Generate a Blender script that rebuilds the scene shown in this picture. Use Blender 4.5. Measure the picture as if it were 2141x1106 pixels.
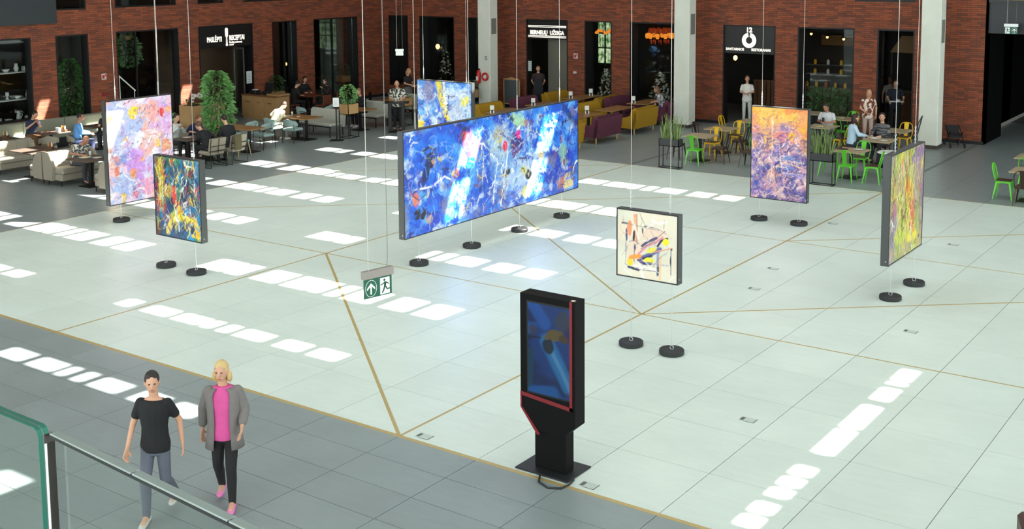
import bpy, math, random
import numpy as np
from mathutils import Vector, Matrix
from math import sin, cos, pi, radians as R

for o in list(bpy.data.objects):
    bpy.data.objects.remove(o)
SC = bpy.context.scene
COL = SC.collection

# ------------------------------------------------------------------ camera (solved from the floor grid)
EYE = 5.836
YAW, PITCH, ROLL, FPX, CYPX = -0.623168, 0.116255, 0.0079807, 2457.363, 199.243
f_ = Vector((sin(YAW) * cos(PITCH), cos(YAW) * cos(PITCH), -sin(PITCH)))
r_ = Vector((cos(YAW), -sin(YAW), 0.0))
d_ = f_.cross(r_)
right = r_ * cos(ROLL) + d_ * sin(ROLL)
down = d_ * cos(ROLL) - r_ * sin(ROLL)
cam_data = bpy.data.cameras.new('camera')
cam = bpy.data.objects.new('camera', cam_data)
COL.objects.link(cam)
m3 = Matrix((right, -down, -f_)).transposed()
cam.matrix_world = Matrix.Translation((0, 0, EYE)) @ m3.to_4x4()
cam_data.sensor_fit = 'HORIZONTAL'
cam_data.sensor_width = 36.0
cam_data.lens = FPX / 2141 * 36.0
cam_data.shift_y = -(553.0 - CYPX) / 2141
cam_data.clip_start = 0.05
cam_data.clip_end = 200
SC.camera = cam

# ------------------------------------------------------------------ sky, sun, added skylight fill, exposure
world = bpy.data.worlds.new('sky')
SC.world = world
world.use_nodes = True
wn = world.node_tree.nodes
wn['Background'].inputs[0].default_value = (0.88, 0.96, 0.94, 1)
wn['Background'].inputs[1].default_value = 4.2

SUN_DIR = Vector((0.83, 0.44, 1.0))          # from the floor towards the sun
sun_data = bpy.data.lights.new('sun', 'SUN')
sun_data.energy = 46.0
sun_data.angle = R(0.40)
sun_data.color = (1.0, 0.96, 0.90)
sun = bpy.data.objects.new('sun', sun_data)
COL.objects.link(sun)
sun.rotation_euler = SUN_DIR.to_track_quat('Z', 'Y').to_euler()
sun.location = (20, 20, 30)

ROOF_Z = 12.0
def area_light(name, loc, sx, sy, power, color):
    l = bpy.data.lights.new(name, 'AREA')
    l.shape = 'RECTANGLE'; l.size = sx; l.size_y = sy; l.energy = power; l.color = color; l.spread = R(125)
    o = bpy.data.objects.new(name, l); COL.objects.link(o); o.location = loc
    return o
# area lights added under the opaque roof, standing in for diffuse skylight
for bx, pw in ((-21.0, 500), (-12.0, 400), (-3.0, 400)):
    area_light('skylight_fill', (bx, 17.5, ROOF_Z - 0.25), 5.5, 20.0, pw, (0.93, 1.0, 0.97))

vs = SC.view_settings
vs.view_transform = 'Standard'
vs.look = 'None'
vs.exposure = 0.0
vs.gamma = 1.0
vs.use_curve_mapping = False

# ------------------------------------------------------------------ helpers
def lin(c):
    return tuple(((v / 255) / 12.92 if v / 255 <= 0.04045 else ((v / 255 + 0.055) / 1.055) ** 2.4) for v in c)

MATS = {}
def mat(name, rgb, rough=0.5, metal=0.0, var=0.12, scale=8.0, bump=0.0, spec=0.5, emit=None, estr=0.0, stretch=None):
    """procedural material: base colour broken up by noise"""
    if name in MATS: return MATS[name]
    m = bpy.data.materials.new(name); m.use_nodes = True
    nt = m.node_tree; b = nt.nodes['Principled BSDF']
    c = lin(rgb)
    b.inputs['Roughness'].default_value = rough
    b.inputs['Metallic'].default_value = metal
    b.inputs['Specular IOR Level'].default_value = spec
    tc = nt.nodes.new('ShaderNodeTexCoord'); nz = nt.nodes.new('ShaderNodeTexNoise')
    mp = nt.nodes.new('ShaderNodeMapping')
    if stretch: mp.inputs['Scale'].default_value = stretch
    nt.links.new(tc.outputs['Object'], mp.inputs['Vector']); nt.links.new(mp.outputs[0], nz.inputs['Vector'])
    nz.inputs['Scale'].default_value = scale; nz.inputs['Detail'].default_value = 4
    mx = nt.nodes.new('ShaderNodeMix'); mx.data_type = 'RGBA'
    mx.inputs[6].default_value = (*[v * (1 - var) for v in c], 1)
    mx.inputs[7].default_value = (*[min(1, v * (1 + var)) for v in c], 1)
    nt.links.new(nz.outputs['Fac'], mx.inputs[0]); nt.links.new(mx.outputs[2], b.inputs['Base Color'])
    if bump:
        bp = nt.nodes.new('ShaderNodeBump'); bp.inputs['Strength'].default_value = bump; bp.inputs['Distance'].default_value = 0.01
        nt.links.new(nz.outputs['Fac'], bp.inputs['Height']); nt.links.new(bp.outputs[0], b.inputs['Normal'])
    if emit:
        b.inputs['Emission Color'].default_value = (*lin(emit), 1); b.inputs['Emission Strength'].default_value = estr
    MATS[name] = m
    return m

class MB:
    """collects shapes for one mesh"""
    def __init__(s): s.v = []; s.f = []; s.m = []; s.mi = 0
    def add(s, vs, fs):
        n = len(s.v); s.v += [tuple(p) for p in vs]; s.f += [tuple(i + n for i in f) for f in fs]; s.m += [s.mi] * len(fs); return s
    def box(s, x0, x1, y0, y1, z0, z1):
        return s.add([(x0,y0,z0),(x1,y0,z0),(x1,y1,z0),(x0,y1,z0),(x0,y0,z1),(x1,y0,z1),(x1,y1,z1),(x0,y1,z1)],
                     [(0,3,2,1),(4,5,6,7),(0,1,5,4),(1,2,6,5),(2,3,7,6),(3,0,4,7)])
    def rbox(s, x0, x1, y0, y1, z0, z1, b=0.01):
        """box with chamfered edges"""
        b = min(b, (x1-x0)*.49, (y1-y0)*.49, (z1-z0)*.49)
        rings = []
        for z, k in ((z0, b), (z0 + b, 0), (z1 - b, 0), (z1, b)):
            rings.append([(x0+b,y0+k,z),(x1-b,y0+k,z),(x1-k,y0+b,z),(x1-k,y1-b,z),(x1-b,y1-k,z),(x0+b,y1-k,z),(x0+k,y1-b,z),(x0+k,y0+b,z)])
        return s.loft(rings)
    def loft(s, rings, closed=False, cap=True):
        n = len(rings[0]); vs = [p for r in rings for p in r]; fs = []
        k = len(rings)
        for i in range(k if closed else k - 1):
            a, b = i * n, ((i + 1) % k) * n
            for j in range(n): fs.append((a + j, a + (j+1) % n, b + (j+1) % n, b + j))
        if cap and not closed: fs += [tuple(range(n))[::-1], tuple(range((k-1)*n, k*n))]
        return s.add(vs, fs)
    def cyl(s, p0, p1, r0, r1=None, n=10, cap=True):
        r1 = r0 if r1 is None else r1
        return s.tube([p0, p1], [r0, r1], n, cap)
    def tube(s, pts, rad, n=8, cap=True, closed=False):
        pts = [Vector(p) for p in pts]; k = len(pts)
        if not hasattr(rad, '__len__'): rad = [rad] * k
        rings = []; a = None
        for i, p in enumerate(pts):
            if closed: t = pts[(i+1) % k] - pts[i-1]
            else: t = pts[min(i+1, k-1)] - pts[max(i-1, 0)]
            t = t.normalized() if t.length > 1e-9 else Vector((0,0,1))
            if a is None: a = t.orthogonal()
            a = a - t * a.dot(t)
            a = a.normalized() if a.length > 1e-6 else t.orthogonal().normalized()
            b = t.cross(a)
            rings.append([p + a * (rad[i] * cos(q*2*pi/n)) + b * (rad[i] * sin(q*2*pi/n)) for q in range(n)])
        return s.loft(rings, closed=closed, cap=cap)
    def lathe(s, prof, n=16, c=(0,0,0)):
        rings = [[(c[0] + r*cos(q*2*pi/n), c[1] + r*sin(q*2*pi/n), c[2] + z) for q in range(n)] for r, z in prof]
        return s.loft(rings)
    def ell(s, c, rx, ry, rz, n=10, k=7, rot=None):
        rings = []
        for i in range(k):
            a = -pi/2 + pi * (i + .35) / (k - .3)
            ring = []
            for q in range(n):
                p = Vector((rx*cos(a)*cos(q*2*pi/n), ry*cos(a)*sin(q*2*pi/n), rz*sin(a)))
                if rot: p = rot @ p
                ring.append(Vector(c) + p)
            rings.append(ring)
        return s.loft(rings)
    def prism(s, poly, o, u, v, w):
        """polygon in the plane (o,u,v) extruded by vector w"""
        o, u, v, w = Vector(o), Vector(u), Vector(v), Vector(w)
        a = [o + u*p[0] + v*p[1] for p in poly]; b = [p + w for p in a]
        return s.loft([a, b])
    def mesh(s, name, mats):
        me = bpy.data.meshes.new(name); me.from_pydata(s.v, [], s.f)
        for m in (mats if isinstance(mats, (list, tuple)) else [mats]): me.materials.append(m)
        if s.mi or any(s.m): me.polygons.foreach_set('material_index', s.m)
        me.update(); return me

def smooth(me, on=True):
    me.polygons.foreach_set('use_smooth', [on] * len(me.polygons)); return me
def obj(name, me, parent=None, loc=(0,0,0), rot=(0,0,0), scale=None):
    o = bpy.data.objects.new(name, me); COL.objects.link(o)
    if parent: o.parent = parent
    o.location = loc; o.rotation_euler = rot
    if scale: o.scale = scale
    return o
def tag(o, label=None, cat=None, group=None, kind=None):
    if label: o['label'] = label
    if cat: o['category'] = cat
    if group: o['group'] = group
    if kind: o['kind'] = kind
    return o
def thing(name, label, cat, loc=(0,0,0), rz=0.0, group=None, kind=None):
    o = obj(name, None, None, loc, (0, 0, rz)); o.empty_display_size = .1
    return tag(o, label, cat, group, kind)
CACHE = {}
def cm(key, fn):
    if key not in CACHE: CACHE[key] = fn()
    return CACHE[key]
def fillcells(mb, us, ws, holes, put):
    """fills the grid us x ws except the holes, merging cells of a column"""
    for i in range(len(us) - 1):
        u0, u1 = us[i], us[i+1]; uc = (u0+u1)/2; start = None
        for j in range(len(ws)):
            full = False
            if j < len(ws) - 1:
                wc = (ws[j] + ws[j+1]) / 2
                full = not any(h[0] < uc < h[1] and h[2] < wc < h[3] for h in holes)
            if full and start is None: start = ws[j]
            if not full and start is not None: put(mb, u0, u1, start, ws[j]); start = None

# ------------------------------------------------------------------ common materials
BLACK = mat('black_metal', (22, 23, 24), .45, .3, .15)
SATIN = mat('black_satin', (26, 26, 28), .5, 0, .1)
CHROME = mat('brushed_steel', (170, 174, 176), .3, .9, .08)
WHITE = mat('white_paint', (226, 226, 222), .5, 0, .04)
WOODT = mat('oak_veneer', (176, 138, 92), .5, 0, .22, 3, .05, stretch=(1, 9, 1))
WOODD = mat('walnut_veneer', (120, 82, 50), .45, 0, .25, 3, .05, stretch=(1, 8, 1))
DARKIN = mat('dark_plaster', (46, 45, 44), .8, 0, .2, 3)
GLOWW = mat('lit_lettering', (250, 246, 235), .5, 0, 0, emit=(255, 246, 228), estr=.9)
WARM = mat('warm_bulb', (255, 200, 120), .4, 0, 0, emit=(255, 190, 105), estr=6.0)
GREENSIGN = mat('exit_green', (14, 92, 66), .4, 0, .05)
def glass_mat(name, tint, refl):
    m = bpy.data.materials.new(name); m.use_nodes = True; nt = m.node_tree
    nt.nodes.remove(nt.nodes['Principled BSDF'])
    out = nt.nodes['Material Output']; tr = nt.nodes.new('ShaderNodeBsdfTransparent'); gl = nt.nodes.new('ShaderNodeBsdfGlossy')
    fr = nt.nodes.new('ShaderNodeFresnel'); mx = nt.nodes.new('ShaderNodeMixShader'); mu = nt.nodes.new('ShaderNodeMath')
    mu.operation = 'MULTIPLY'; mu.inputs[1].default_value = refl; fr.inputs['IOR'].default_value = 1.5
    tr.inputs[0].default_value = (*tint, 1); gl.inputs['Roughness'].default_value = 0.02; gl.inputs[0].default_value = (.95, 1, .97, 1)
    nt.links.new(fr.outputs[0], mu.inputs[0]); nt.links.new(mu.outputs[0], mx.inputs[0])
    nt.links.new(tr.outputs[0], mx.inputs[1]); nt.links.new(gl.outputs[0], mx.inputs[2]); nt.links.new(mx.outputs[0], out.inputs[0])
    return m
GLASS = glass_mat('window_glass', (.86, .88, .88), .3)
GLASSB = glass_mat('balustrade_glass', (.965, .99, .98), .10)

def text_mesh(txt, size, material, ext=.012, sx=1.0, align='LEFT', bold=0.0):
    cu = bpy.data.curves.new('lettering', 'FONT'); cu.body = txt; cu.size = size; cu.extrude = ext; cu.align_x = align; cu.offset = bold
    cu.resolution_u = 3
    o = bpy.data.objects.new('lettering', cu); COL.objects.link(o)
    dg = bpy.context.evaluated_depsgraph_get(); me = bpy.data.meshes.new_from_object(o.evaluated_get(dg))
    bpy.data.objects.remove(o); bpy.data.curves.remove(cu)
    me.materials.clear(); me.materials.append(material)
    if sx != 1.0: me.transform(Matrix.Diagonal((sx, 1, 1, 1)))
    return me
# ================================================================== the setting
XL, YB = -33.8, 37.5                  # faces of the left and the back wall
FX0, FX1, FY0, FY1 = -23.66, 0.34, 10.45, 28.6     # pale tile field

def tile_mat(name, rgb, rough, var):
    m = bpy.data.materials.new(name); m.use_nodes = True; nt = m.node_tree; b = nt.nodes['Principled BSDF']
    oi = nt.nodes.new('ShaderNodeObjectInfo'); geo = nt.nodes.new('ShaderNodeNewGeometry')
    mp = nt.nodes.new('ShaderNodeMapping'); mp.inputs['Scale'].default_value = (1.2, 5.0, 1.0)
    n1 = nt.nodes.new('ShaderNodeTexNoise'); n1.inputs['Scale'].default_value = 2.2; n1.inputs['Detail'].default_value = 7; n1.inputs['Roughness'].default_value = .65
    n2 = nt.nodes.new('ShaderNodeTexNoise'); n2.inputs['Scale'].default_value = 1.1; n2.inputs['Detail'].default_value = 3
    nt.links.new(geo.outputs['Position'], mp.inputs[0]); nt.links.new(mp.outputs[0], n1.inputs['Vector']); nt.links.new(geo.outputs['Position'], n2.inputs['Vector'])
    ad = nt.nodes.new('ShaderNodeMath'); ad.operation = 'ADD'
    nt.links.new(n1.outputs['Fac'], ad.inputs[0]); nt.links.new(n2.outputs['Fac'], ad.inputs[1])
    a2 = nt.nodes.new('ShaderNodeMath'); a2.operation = 'MULTIPLY_ADD'; a2.inputs[1].default_value = .25
    nt.links.new(oi.outputs['Random'], a2.inputs[0]); nt.links.new(ad.outputs[0], a2.inputs[2])
    mr = nt.nodes.new('ShaderNodeMapRange'); mr.inputs[1].default_value = .75; mr.inputs[2].default_value = 1.5
    nt.links.new(a2.outputs[0], mr.inputs[0])
    c = lin(rgb); mx = nt.nodes.new('ShaderNodeMix'); mx.data_type = 'RGBA'
    mx.inputs[6].default_value = (*[v * (1 - var) for v in c], 1); mx.inputs[7].default_value = (*[min(1, v * (1 + var)) for v in c], 1)
    nt.links.new(mr.outputs[0], mx.inputs[0]); nt.links.new(mx.outputs[2], b.inputs['Base Color'])
    rr = nt.nodes.new('ShaderNodeMapRange'); rr.inputs[3].default_value = rough - .05; rr.inputs[4].default_value = rough + .08
    nt.links.new(n1.outputs['Fac'], rr.inputs[0]); nt.links.new(rr.outputs[0], b.inputs['Roughness'])
    return m
PALE = tile_mat('pale_stone_tile', (205, 214, 206), .36, .07)
GREY = tile_mat('grey_stone_tile', (136, 145, 145), .32, .10)
JOINT = mat('grout', (96, 98, 96), .9, 0, .1)
GOLD = mat('brass_inlay', (186, 162, 108), .4, .3, .12, 14)

def tile_mesh(w, d, m):
    g = .004
    return MB().rbox(g, w - g, g, d - g, -.03, 0, .0015).mesh('tile', m)

# pale tile field: 20 x 15 tiles, each a part
fl = obj('floor', MB().box(FX0, FX1, FY0, FY1, -.2, -.006).mesh('floor', JOINT)); tag(fl, 'pale stone tiled floor field in the middle of the atrium', kind='structure')
th = (FY1 - FY0) / 15
tm = tile_mesh(1.2, th, PALE)
for i in range(20):
    for j in range(15):
        obj('tile', tm, fl, (FX0 + 1.2*i, FY0 + th*j, 0))
# brass lines let into it
def strip(p, q, w, z=.0018, parent=None, m=GOLD, name='brass_line'):
    p, q = Vector(p), Vector(q); d = (q - p).normalized(); n = Vector((-d.y, d.x)) * w / 2
    mb = MB(); mb.loft([[(*(p+n), -.004), (*(p-n), -.004), (*(p-n), z), (*(p+n), z)], [(*(q+n), -.004), (*(q-n), -.004), (*(q-n), z), (*(q+n), z)]])
    return obj(name, mb.mesh(name, m), parent)
GX, GY = [-23.66, -16.46, -9.26, -2.06], [10.45, 16.48, 22.52, 28.6]
for x in GX[1:]: strip((x, GY[0]), (x, GY[3]), .038, parent=fl)
for y in GY[1:3]: strip((GX[0], y), (FX1, y), .03, parent=fl)
for i in range(3):
    for j in range(3):
        a, b, c, d = GX[i], GX[i+1], GY[j], GY[j+1]
        up = not ((i, j) in ((1, 0), (1, 1), (0, 0)))
        if (i, j) in ((0, 0), (2, 0)): continue
        strip((a, c) if up else (a, d), (b, d) if up else (b, c), .045 if j == 0 else .034, .0030, fl)
strip((FX0, GY[0]), (FX1, GY[0]), .06, .0026, fl)
strip((FX0, GY[3]), (FX1, GY[3]), .02, .0026, fl)
strip((GX[0], GY[0]), (GX[0], GY[3]), .02, .0026, fl)
# small floor sockets
SOCK = mat('socket_lid', (186, 194, 187), .45, 0, .05); SOCKD = mat('socket_slot', (90, 94, 90), .5)
for x, y in ((-5.95, 13.35), (-5.35, 18.05), (-8.62, 20.35), (-8.35, 18.9), (-6.35, 24.1), (-5.6, 28.45), (-9.05, 24.6), (-6.62, 10.62), (-9.0, 10.62)):
    o = obj('floor_socket', MB().box(x - .1, x + .1, y - .07, y + .07, -.004, .0022).mesh('floor_socket', SOCK), fl)
    obj('slot', MB().box(x - .1, x - .05, y - .05, y + .05, 0, .003).box(x + .092, x + .1, y - .07, y + .07, 0, .003).box(x - .04, x + .1, y - .07, y - .064, 0, .003).mesh('slot', SOCKD), o)

# grey floor in front (towards the gallery): tiles as parts, plain beyond the view
f2 = obj('floor', MB().box(-33.8, 12, -6, FY0, -.2, -.006).mesh('floor', JOINT)); tag(f2, 'grey stone tiled walkway floor in the foreground', kind='structure')
gm = tile_mesh(1.2, .592, GREY); ng = 0
rest = MB()
for i in range(-9, 29):
    for j in range(26):
        x, y = FX0 + 1.2*i, FY0 - .592*(j + 1)
        if -19.0 < x < -.9 and j < 13 and ng < 300:
            obj('tile', gm, f2, (x, y, 0)); ng += 1
        elif x >= -33.81: rest.box(x + .004, x + 1.196, y + .004, y + .588, -.03, 0)
o = obj('tile_field', rest.mesh('tile_field', GREY), f2); o['kind'] = 'stuff'
# grey floor beyond, under the restaurants, and at the left
f3 = obj('floor', MB().box(XL - 4.5, FX0, FY0, YB + 6, -.2, -.006).box(FX0, 12, FY1, YB + 12, -.2, -.006).box(FX1, 12, FY0, FY1, -.2, -.006).mesh('floor', JOINT)); tag(f3, 'dark grey stone tiled floor under the restaurant tables', kind='structure')
rest = MB()
for i in range(-12, 30):
    for j in range(-1, 60):
        x, y = FX0 + 1.2*i, FY0 + .605*j
        if j < 0 or y > YB + 5.5: continue
        if y >= FY1 - .01 or not (FX0 - .01 <= x < FX1 - .01): rest.box(x + .004, x + 1.196, y + .004, y + .601, -.03, 0)
o = obj('tile_field', rest.mesh('tile_field', GREY), f3); o['kind'] = 'stuff'
LINE = mat('dark_floor_joint', (72, 66, 58), .5, .3, .1)
for x in GX[1:3]:
    for k in (-.035, .035): strip((x + k, FY1), (x + k, YB - .1), .018, .002, f3, LINE, 'metal_line')

# ------------------------------------------------------------------ brick walls with openings
def brick_mat(name, axis):
    m = bpy.data.materials.new(name); m.use_nodes = True; nt = m.node_tree; b = nt.nodes['Principled BSDF']
    geo = nt.nodes.new('ShaderNodeNewGeometry'); sp = nt.nodes.new('ShaderNodeSeparateXYZ'); cb = nt.nodes.new('ShaderNodeCombineXYZ')
    ad = nt.nodes.new('ShaderNodeMath'); ad.operation = 'ADD'
    nt.links.new(geo.outputs['Position'], sp.inputs[0]); nt.links.new(sp.outputs[0], ad.inputs[0]); nt.links.new(sp.outputs[1], ad.inputs[1])
    nt.links.new(ad.outputs[0], cb.inputs[0]); nt.links.new(sp.outputs[2], cb.inputs[1])
    br = nt.nodes.new('ShaderNodeTexBrick'); br.offset = .37
    br.inputs['Scale'].default_value = 1.0; br.inputs['Brick Width'].default_value = .30; br.inputs['Row Height'].default_value = .064
    br.inputs['Mortar Size'].default_value = .006; br.inputs['Mortar Smooth'].default_value = .3; br.inputs['Bias'].default_value = -.1
    br.inputs['Color1'].default_value = (*lin((156, 80, 48)), 1); br.inputs['Color2'].default_value = (*lin((104, 54, 36)), 1); br.inputs['Mortar'].default_value = (*lin((70, 54, 48)), 1)
    nt.links.new(cb.outputs[0], br.inputs['Vector'])
    # a second colour cast over groups of bricks: burnt, dark ones
    mp = nt.nodes.new('ShaderNodeMapping'); mp.inputs['Scale'].default_value = (3.4, 15.6, 1)
    nz = nt.nodes.new('ShaderNodeTexNoise'); nz.inputs['Scale'].default_value = 1.0; nz.inputs['Detail'].default_value = 2
    nt.links.new(cb.outputs[0], mp.inputs[0]); nt.links.new(mp.outputs[0], nz.inputs['Vector'])
    n2 = nt.nodes.new('ShaderNodeTexNoise'); n2.inputs['Scale'].default_value = 1.3; n2.inputs['Detail'].default_value = 3
    nt.links.new(cb.outputs[0], n2.inputs['Vector'])
    mu = nt.nodes.new('ShaderNodeMath'); mu.operation = 'MULTIPLY'; nt.links.new(nz.outputs['Fac'], mu.inputs[0]); nt.links.new(n2.outputs['Fac'], mu.inputs[1])
    mr = nt.nodes.new('ShaderNodeMapRange'); mr.inputs[1].default_value = .25; mr.inputs[2].default_value = .42
    nt.links.new(mu.outputs[0], mr.inputs[0])
    mx = nt.nodes.new('ShaderNodeMix'); mx.data_type = 'RGBA'; mx.inputs[7].default_value = (*lin((74, 60, 58)), 1)
    m2 = nt.nodes.new('ShaderNodeMath'); m2.operation = 'MULTIPLY'; m2.inputs[1].default_value = .45
    nt.links.new(mr.outputs[0], m2.inputs[0]); nt.links.new(m2.outputs[0], mx.inputs[0]); nt.links.new(br.outputs['Color'], mx.inputs[6])
    nt.links.new(mx.outputs[2], b.inputs['Base Color']); b.inputs['Roughness'].default_value = .8
    bp = nt.nodes.new('ShaderNodeBump'); bp.inputs['Strength'].default_value = .5; bp.inputs['Distance'].default_value = .012; bp.invert = True
    nt.links.new(br.outputs['Fac'], bp.inputs['Height']); nt.links.new(bp.outputs[0], b.inputs['Normal'])
    return m
BRICK = brick_mat('red_brick', 0)

T3 = 3.48; SILL = 4.28
LEFT_OPEN = [(17.2, 21.14, .86), (22.0, 23.2, 0), (24.27, 26.85, 0), (27.73, 30.3, 0), (31.27, 32.57, 0), (33.49, 36.03, 0)]
BACK_OPEN = [(-33.38, -32.3, .5), (-31.68, -29.83, 0), (-29.16, -27.97, 0), (-26.25, -24.32, 0), (-23.57, -22.38, 0), (-21.61, -19.75, 0),
             (-17.88, -15.94, 0), (-15.16, -13.22, 0), (-12.47, -11.28, 0)]
UP_LEFT = [(22.06, 23.18), (24.28, 26.8), (27.75, 28.94), (29.9, 32.25), (33.3, 34.5)]
UP_BACK = [(-29.2, -27.3), (-26.5, -25.3), (-24.3, -22.4), (-17.6, -15.7), (-13.24, -11.31)]
WT = .34
def wall(name, horiz, a0, a1, opens, ups, face, label, top=14.0):
    holes = [(o[0], o[1], o[2], T3) for o in opens] + [(u0, u1, SILL if horiz == 'y' else 4.36, 6.9) for u0, u1 in ups]
    us = sorted({a0, a1, *[h[0] for h in holes], *[h[1] for h in holes]}); ws = sorted({0.0, top, *[h[2] for h in holes], *[h[3] for h in holes]})
    mb = MB()
    def put(mb, u0, u1, w0, w1):
        if horiz == 'y': mb.box(face - WT, face, u0, u1, w0, w1)
        else: mb.box(u0, u1, face, face + WT, w0, w1)
    fillcells(mb, us, ws, holes, put)
    return tag(obj(name, mb.mesh(name, BRICK)), label, kind='structure')
wl = wall('wall_left', 'y', -2.0, YB + WT, LEFT_OPEN, UP_LEFT, XL, 'red brick wall with tall black openings along the left')
wb = wall('wall_back', 'x', XL, -9.1, BACK_OPEN, UP_BACK, YB, 'red brick wall with tall black openings along the back')
# black plinths
pl = MB()
edges = [-2.0] + [v for o in LEFT_OPEN if o[2] == 0 for v in o[:2]] + [YB]
for k in range(0, len(edges), 2): pl.box(XL, XL + .02, edges[k], edges[k+1], 0, .1)
tag(obj('baseboard_left', pl.mesh('baseboard_left', SATIN)), 'thin black plinth along the left brick wall', kind='structure')
pl = MB(); edges = [XL + .02] + [v for o in BACK_OPEN if o[2] == 0 for v in o[:2]] + [-9.1]
for k in range(0, len(edges), 2): pl.box(edges[k], edges[k+1], YB - .02, YB, 0, .1)
tag(obj('baseboard_back', pl.mesh('baseboard_back', SATIN)), 'thin black plinth along the back brick wall', kind='structure')

# dark rooms behind the openings
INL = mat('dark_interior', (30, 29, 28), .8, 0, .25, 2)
def shell(name, x0, x1, y0, y1, z1, m, open_side, label, z0=0.0):
    t = .1; mb = MB()
    if open_side != 'x1': mb.box(x1 - t, x1, y0, y1, z0, z1)
    if open_side != 'x0': mb.box(x0, x0 + t, y0, y1, z0, z1)
    if open_side != 'y0': mb.box(x0, x1, y0, y0 + t, z0, z1)
    if open_side != 'y1': mb.box(x0, x1, y1 - t, y1, z0, z1)
    mb.box(x0, x1, y0, y1, z1, z1 + t)
    return tag(obj(name, mb.mesh(name, m)), label, kind='structure')
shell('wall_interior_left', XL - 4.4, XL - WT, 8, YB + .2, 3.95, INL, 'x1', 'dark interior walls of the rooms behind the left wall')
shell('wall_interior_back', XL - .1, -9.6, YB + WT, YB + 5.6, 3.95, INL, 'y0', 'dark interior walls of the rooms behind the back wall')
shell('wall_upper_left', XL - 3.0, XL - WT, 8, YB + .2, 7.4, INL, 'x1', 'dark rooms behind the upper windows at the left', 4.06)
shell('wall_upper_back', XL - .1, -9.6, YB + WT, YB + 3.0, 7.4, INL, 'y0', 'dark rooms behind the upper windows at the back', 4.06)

# black metal linings, panes and mullions of the openings
FRAME = mat('black_window_frame', (18, 18, 19), .5, .2, .1)
nwin = [0]; ndoor = [0]
def opening(horiz, u0, u1, z0, z1, depth, kind, glass=True, mull=()):
    if kind == 'door': ndoor[0] += 1; nm = 'door_%d' % ndoor[0]
    else: nwin[0] += 1; nm = 'window_%d' % nwin[0]
    t = .05; mb = MB()
    def bx(a0, a1, d0, d1, w0, w1, mb=mb):
        if horiz == 'y': mb.box(XL - d1, XL - d0, a0, a1, w0, w1)
        else: mb.box(a0, a1, YB + d0, YB + d1, w0, w1)
    bx(u0, u0 + t, .004, depth, z0, z1); bx(u1 - t, u1, .004, depth, z0, z1); bx(u0 + t, u1 - t, .004, depth, z1 - t, z1)
    if z0 > 0: bx(u0 + t, u1 - t, .004, depth, z0, z0 + t)
    fr = obj(nm, mb.mesh(nm, FRAME)); tag(fr, kind='structure')
    for a in mull:
        mb2 = MB(); bx(a - .025, a + .025, depth - .12, depth - .04, z0, z1 - t, mb2); obj('mullion', mb2.mesh('mullion', FRAME), fr)
    if glass:
        cuts = [u0 + t] + list(mull) + [u1 - t]
        for a, b in zip(cuts[:-1], cuts[1:]):
            mb2 = MB(); bx(a + .02, b - .02, depth - .09, depth - .08, z0 + .02, z1 - t, mb2); obj('pane', mb2.mesh('pane', GLASS), fr)
    return fr
names_left = [('window', ()), ('window', ()), ('window', (25.2,)), ('door', ()), ('window', (32.1,)), ('window', (34.75,))]
for o, (k, mu) in zip(LEFT_OPEN, names_left): opening('y', o[0], o[1], o[2], T3, .32, k, k == 'window', mu)
names_back = ['window', 'window', 'window', 'door', 'window', 'window', 'door', 'window', 'door']
for o, k in zip(BACK_OPEN, names_back): opening('x', o[0], o[1], o[2], T3, .32 if k == 'door' else .62, k, k == 'window')
for u in UP_LEFT: opening('y', u[0], u[1], SILL, 6.9, .2, 'window')
for u in UP_BACK: opening('x', u[0], u[1], 4.36, 6.9, .2, 'window')

# passage at the right of the back wall: black jamb, dark side wall with pale skirting, grey fascia above
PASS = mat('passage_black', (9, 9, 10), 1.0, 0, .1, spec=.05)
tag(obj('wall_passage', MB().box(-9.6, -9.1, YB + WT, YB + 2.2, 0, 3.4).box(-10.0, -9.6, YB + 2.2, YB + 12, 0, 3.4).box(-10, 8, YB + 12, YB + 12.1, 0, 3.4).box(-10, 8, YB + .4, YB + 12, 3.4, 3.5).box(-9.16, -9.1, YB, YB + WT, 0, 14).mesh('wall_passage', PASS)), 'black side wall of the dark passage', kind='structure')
tag(obj('baseboard_passage', MB().box(-9.6, -9.585, YB + 2.25, YB + 11.9, 0, .12).mesh('baseboard_passage', mat('pale_skirting', (150, 148, 142), .5))), 'pale skirting strip in the dark passage', kind='structure')
FASC = mat('graphite_panel', (46, 48, 52), .5, 0, .06)
tag(obj('trim_1', MB().box(-9.1, 8, YB + .1, YB + .4, 3.44, 4.42).box(-9.1, 8, YB + .02, YB + .4, 4.38, 4.46).mesh('trim_1', FASC)), 'graphite fascia panel above the dark passage', kind='structure')
tag(obj('trim_2', MB().box(-8.95, 8, YB + .06, YB + .3, 4.46, 4.62).mesh('trim_2', mat('yellow_band', (176, 158, 46), .5))), 'yellow band above the graphite fascia', kind='structure')
tag(obj('wall_fascia', MB().box(-9.1, 8, YB + .3, YB + .5, 4.46, 14).mesh('wall_fascia', FASC)), 'graphite wall above the passage', kind='structure')

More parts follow.
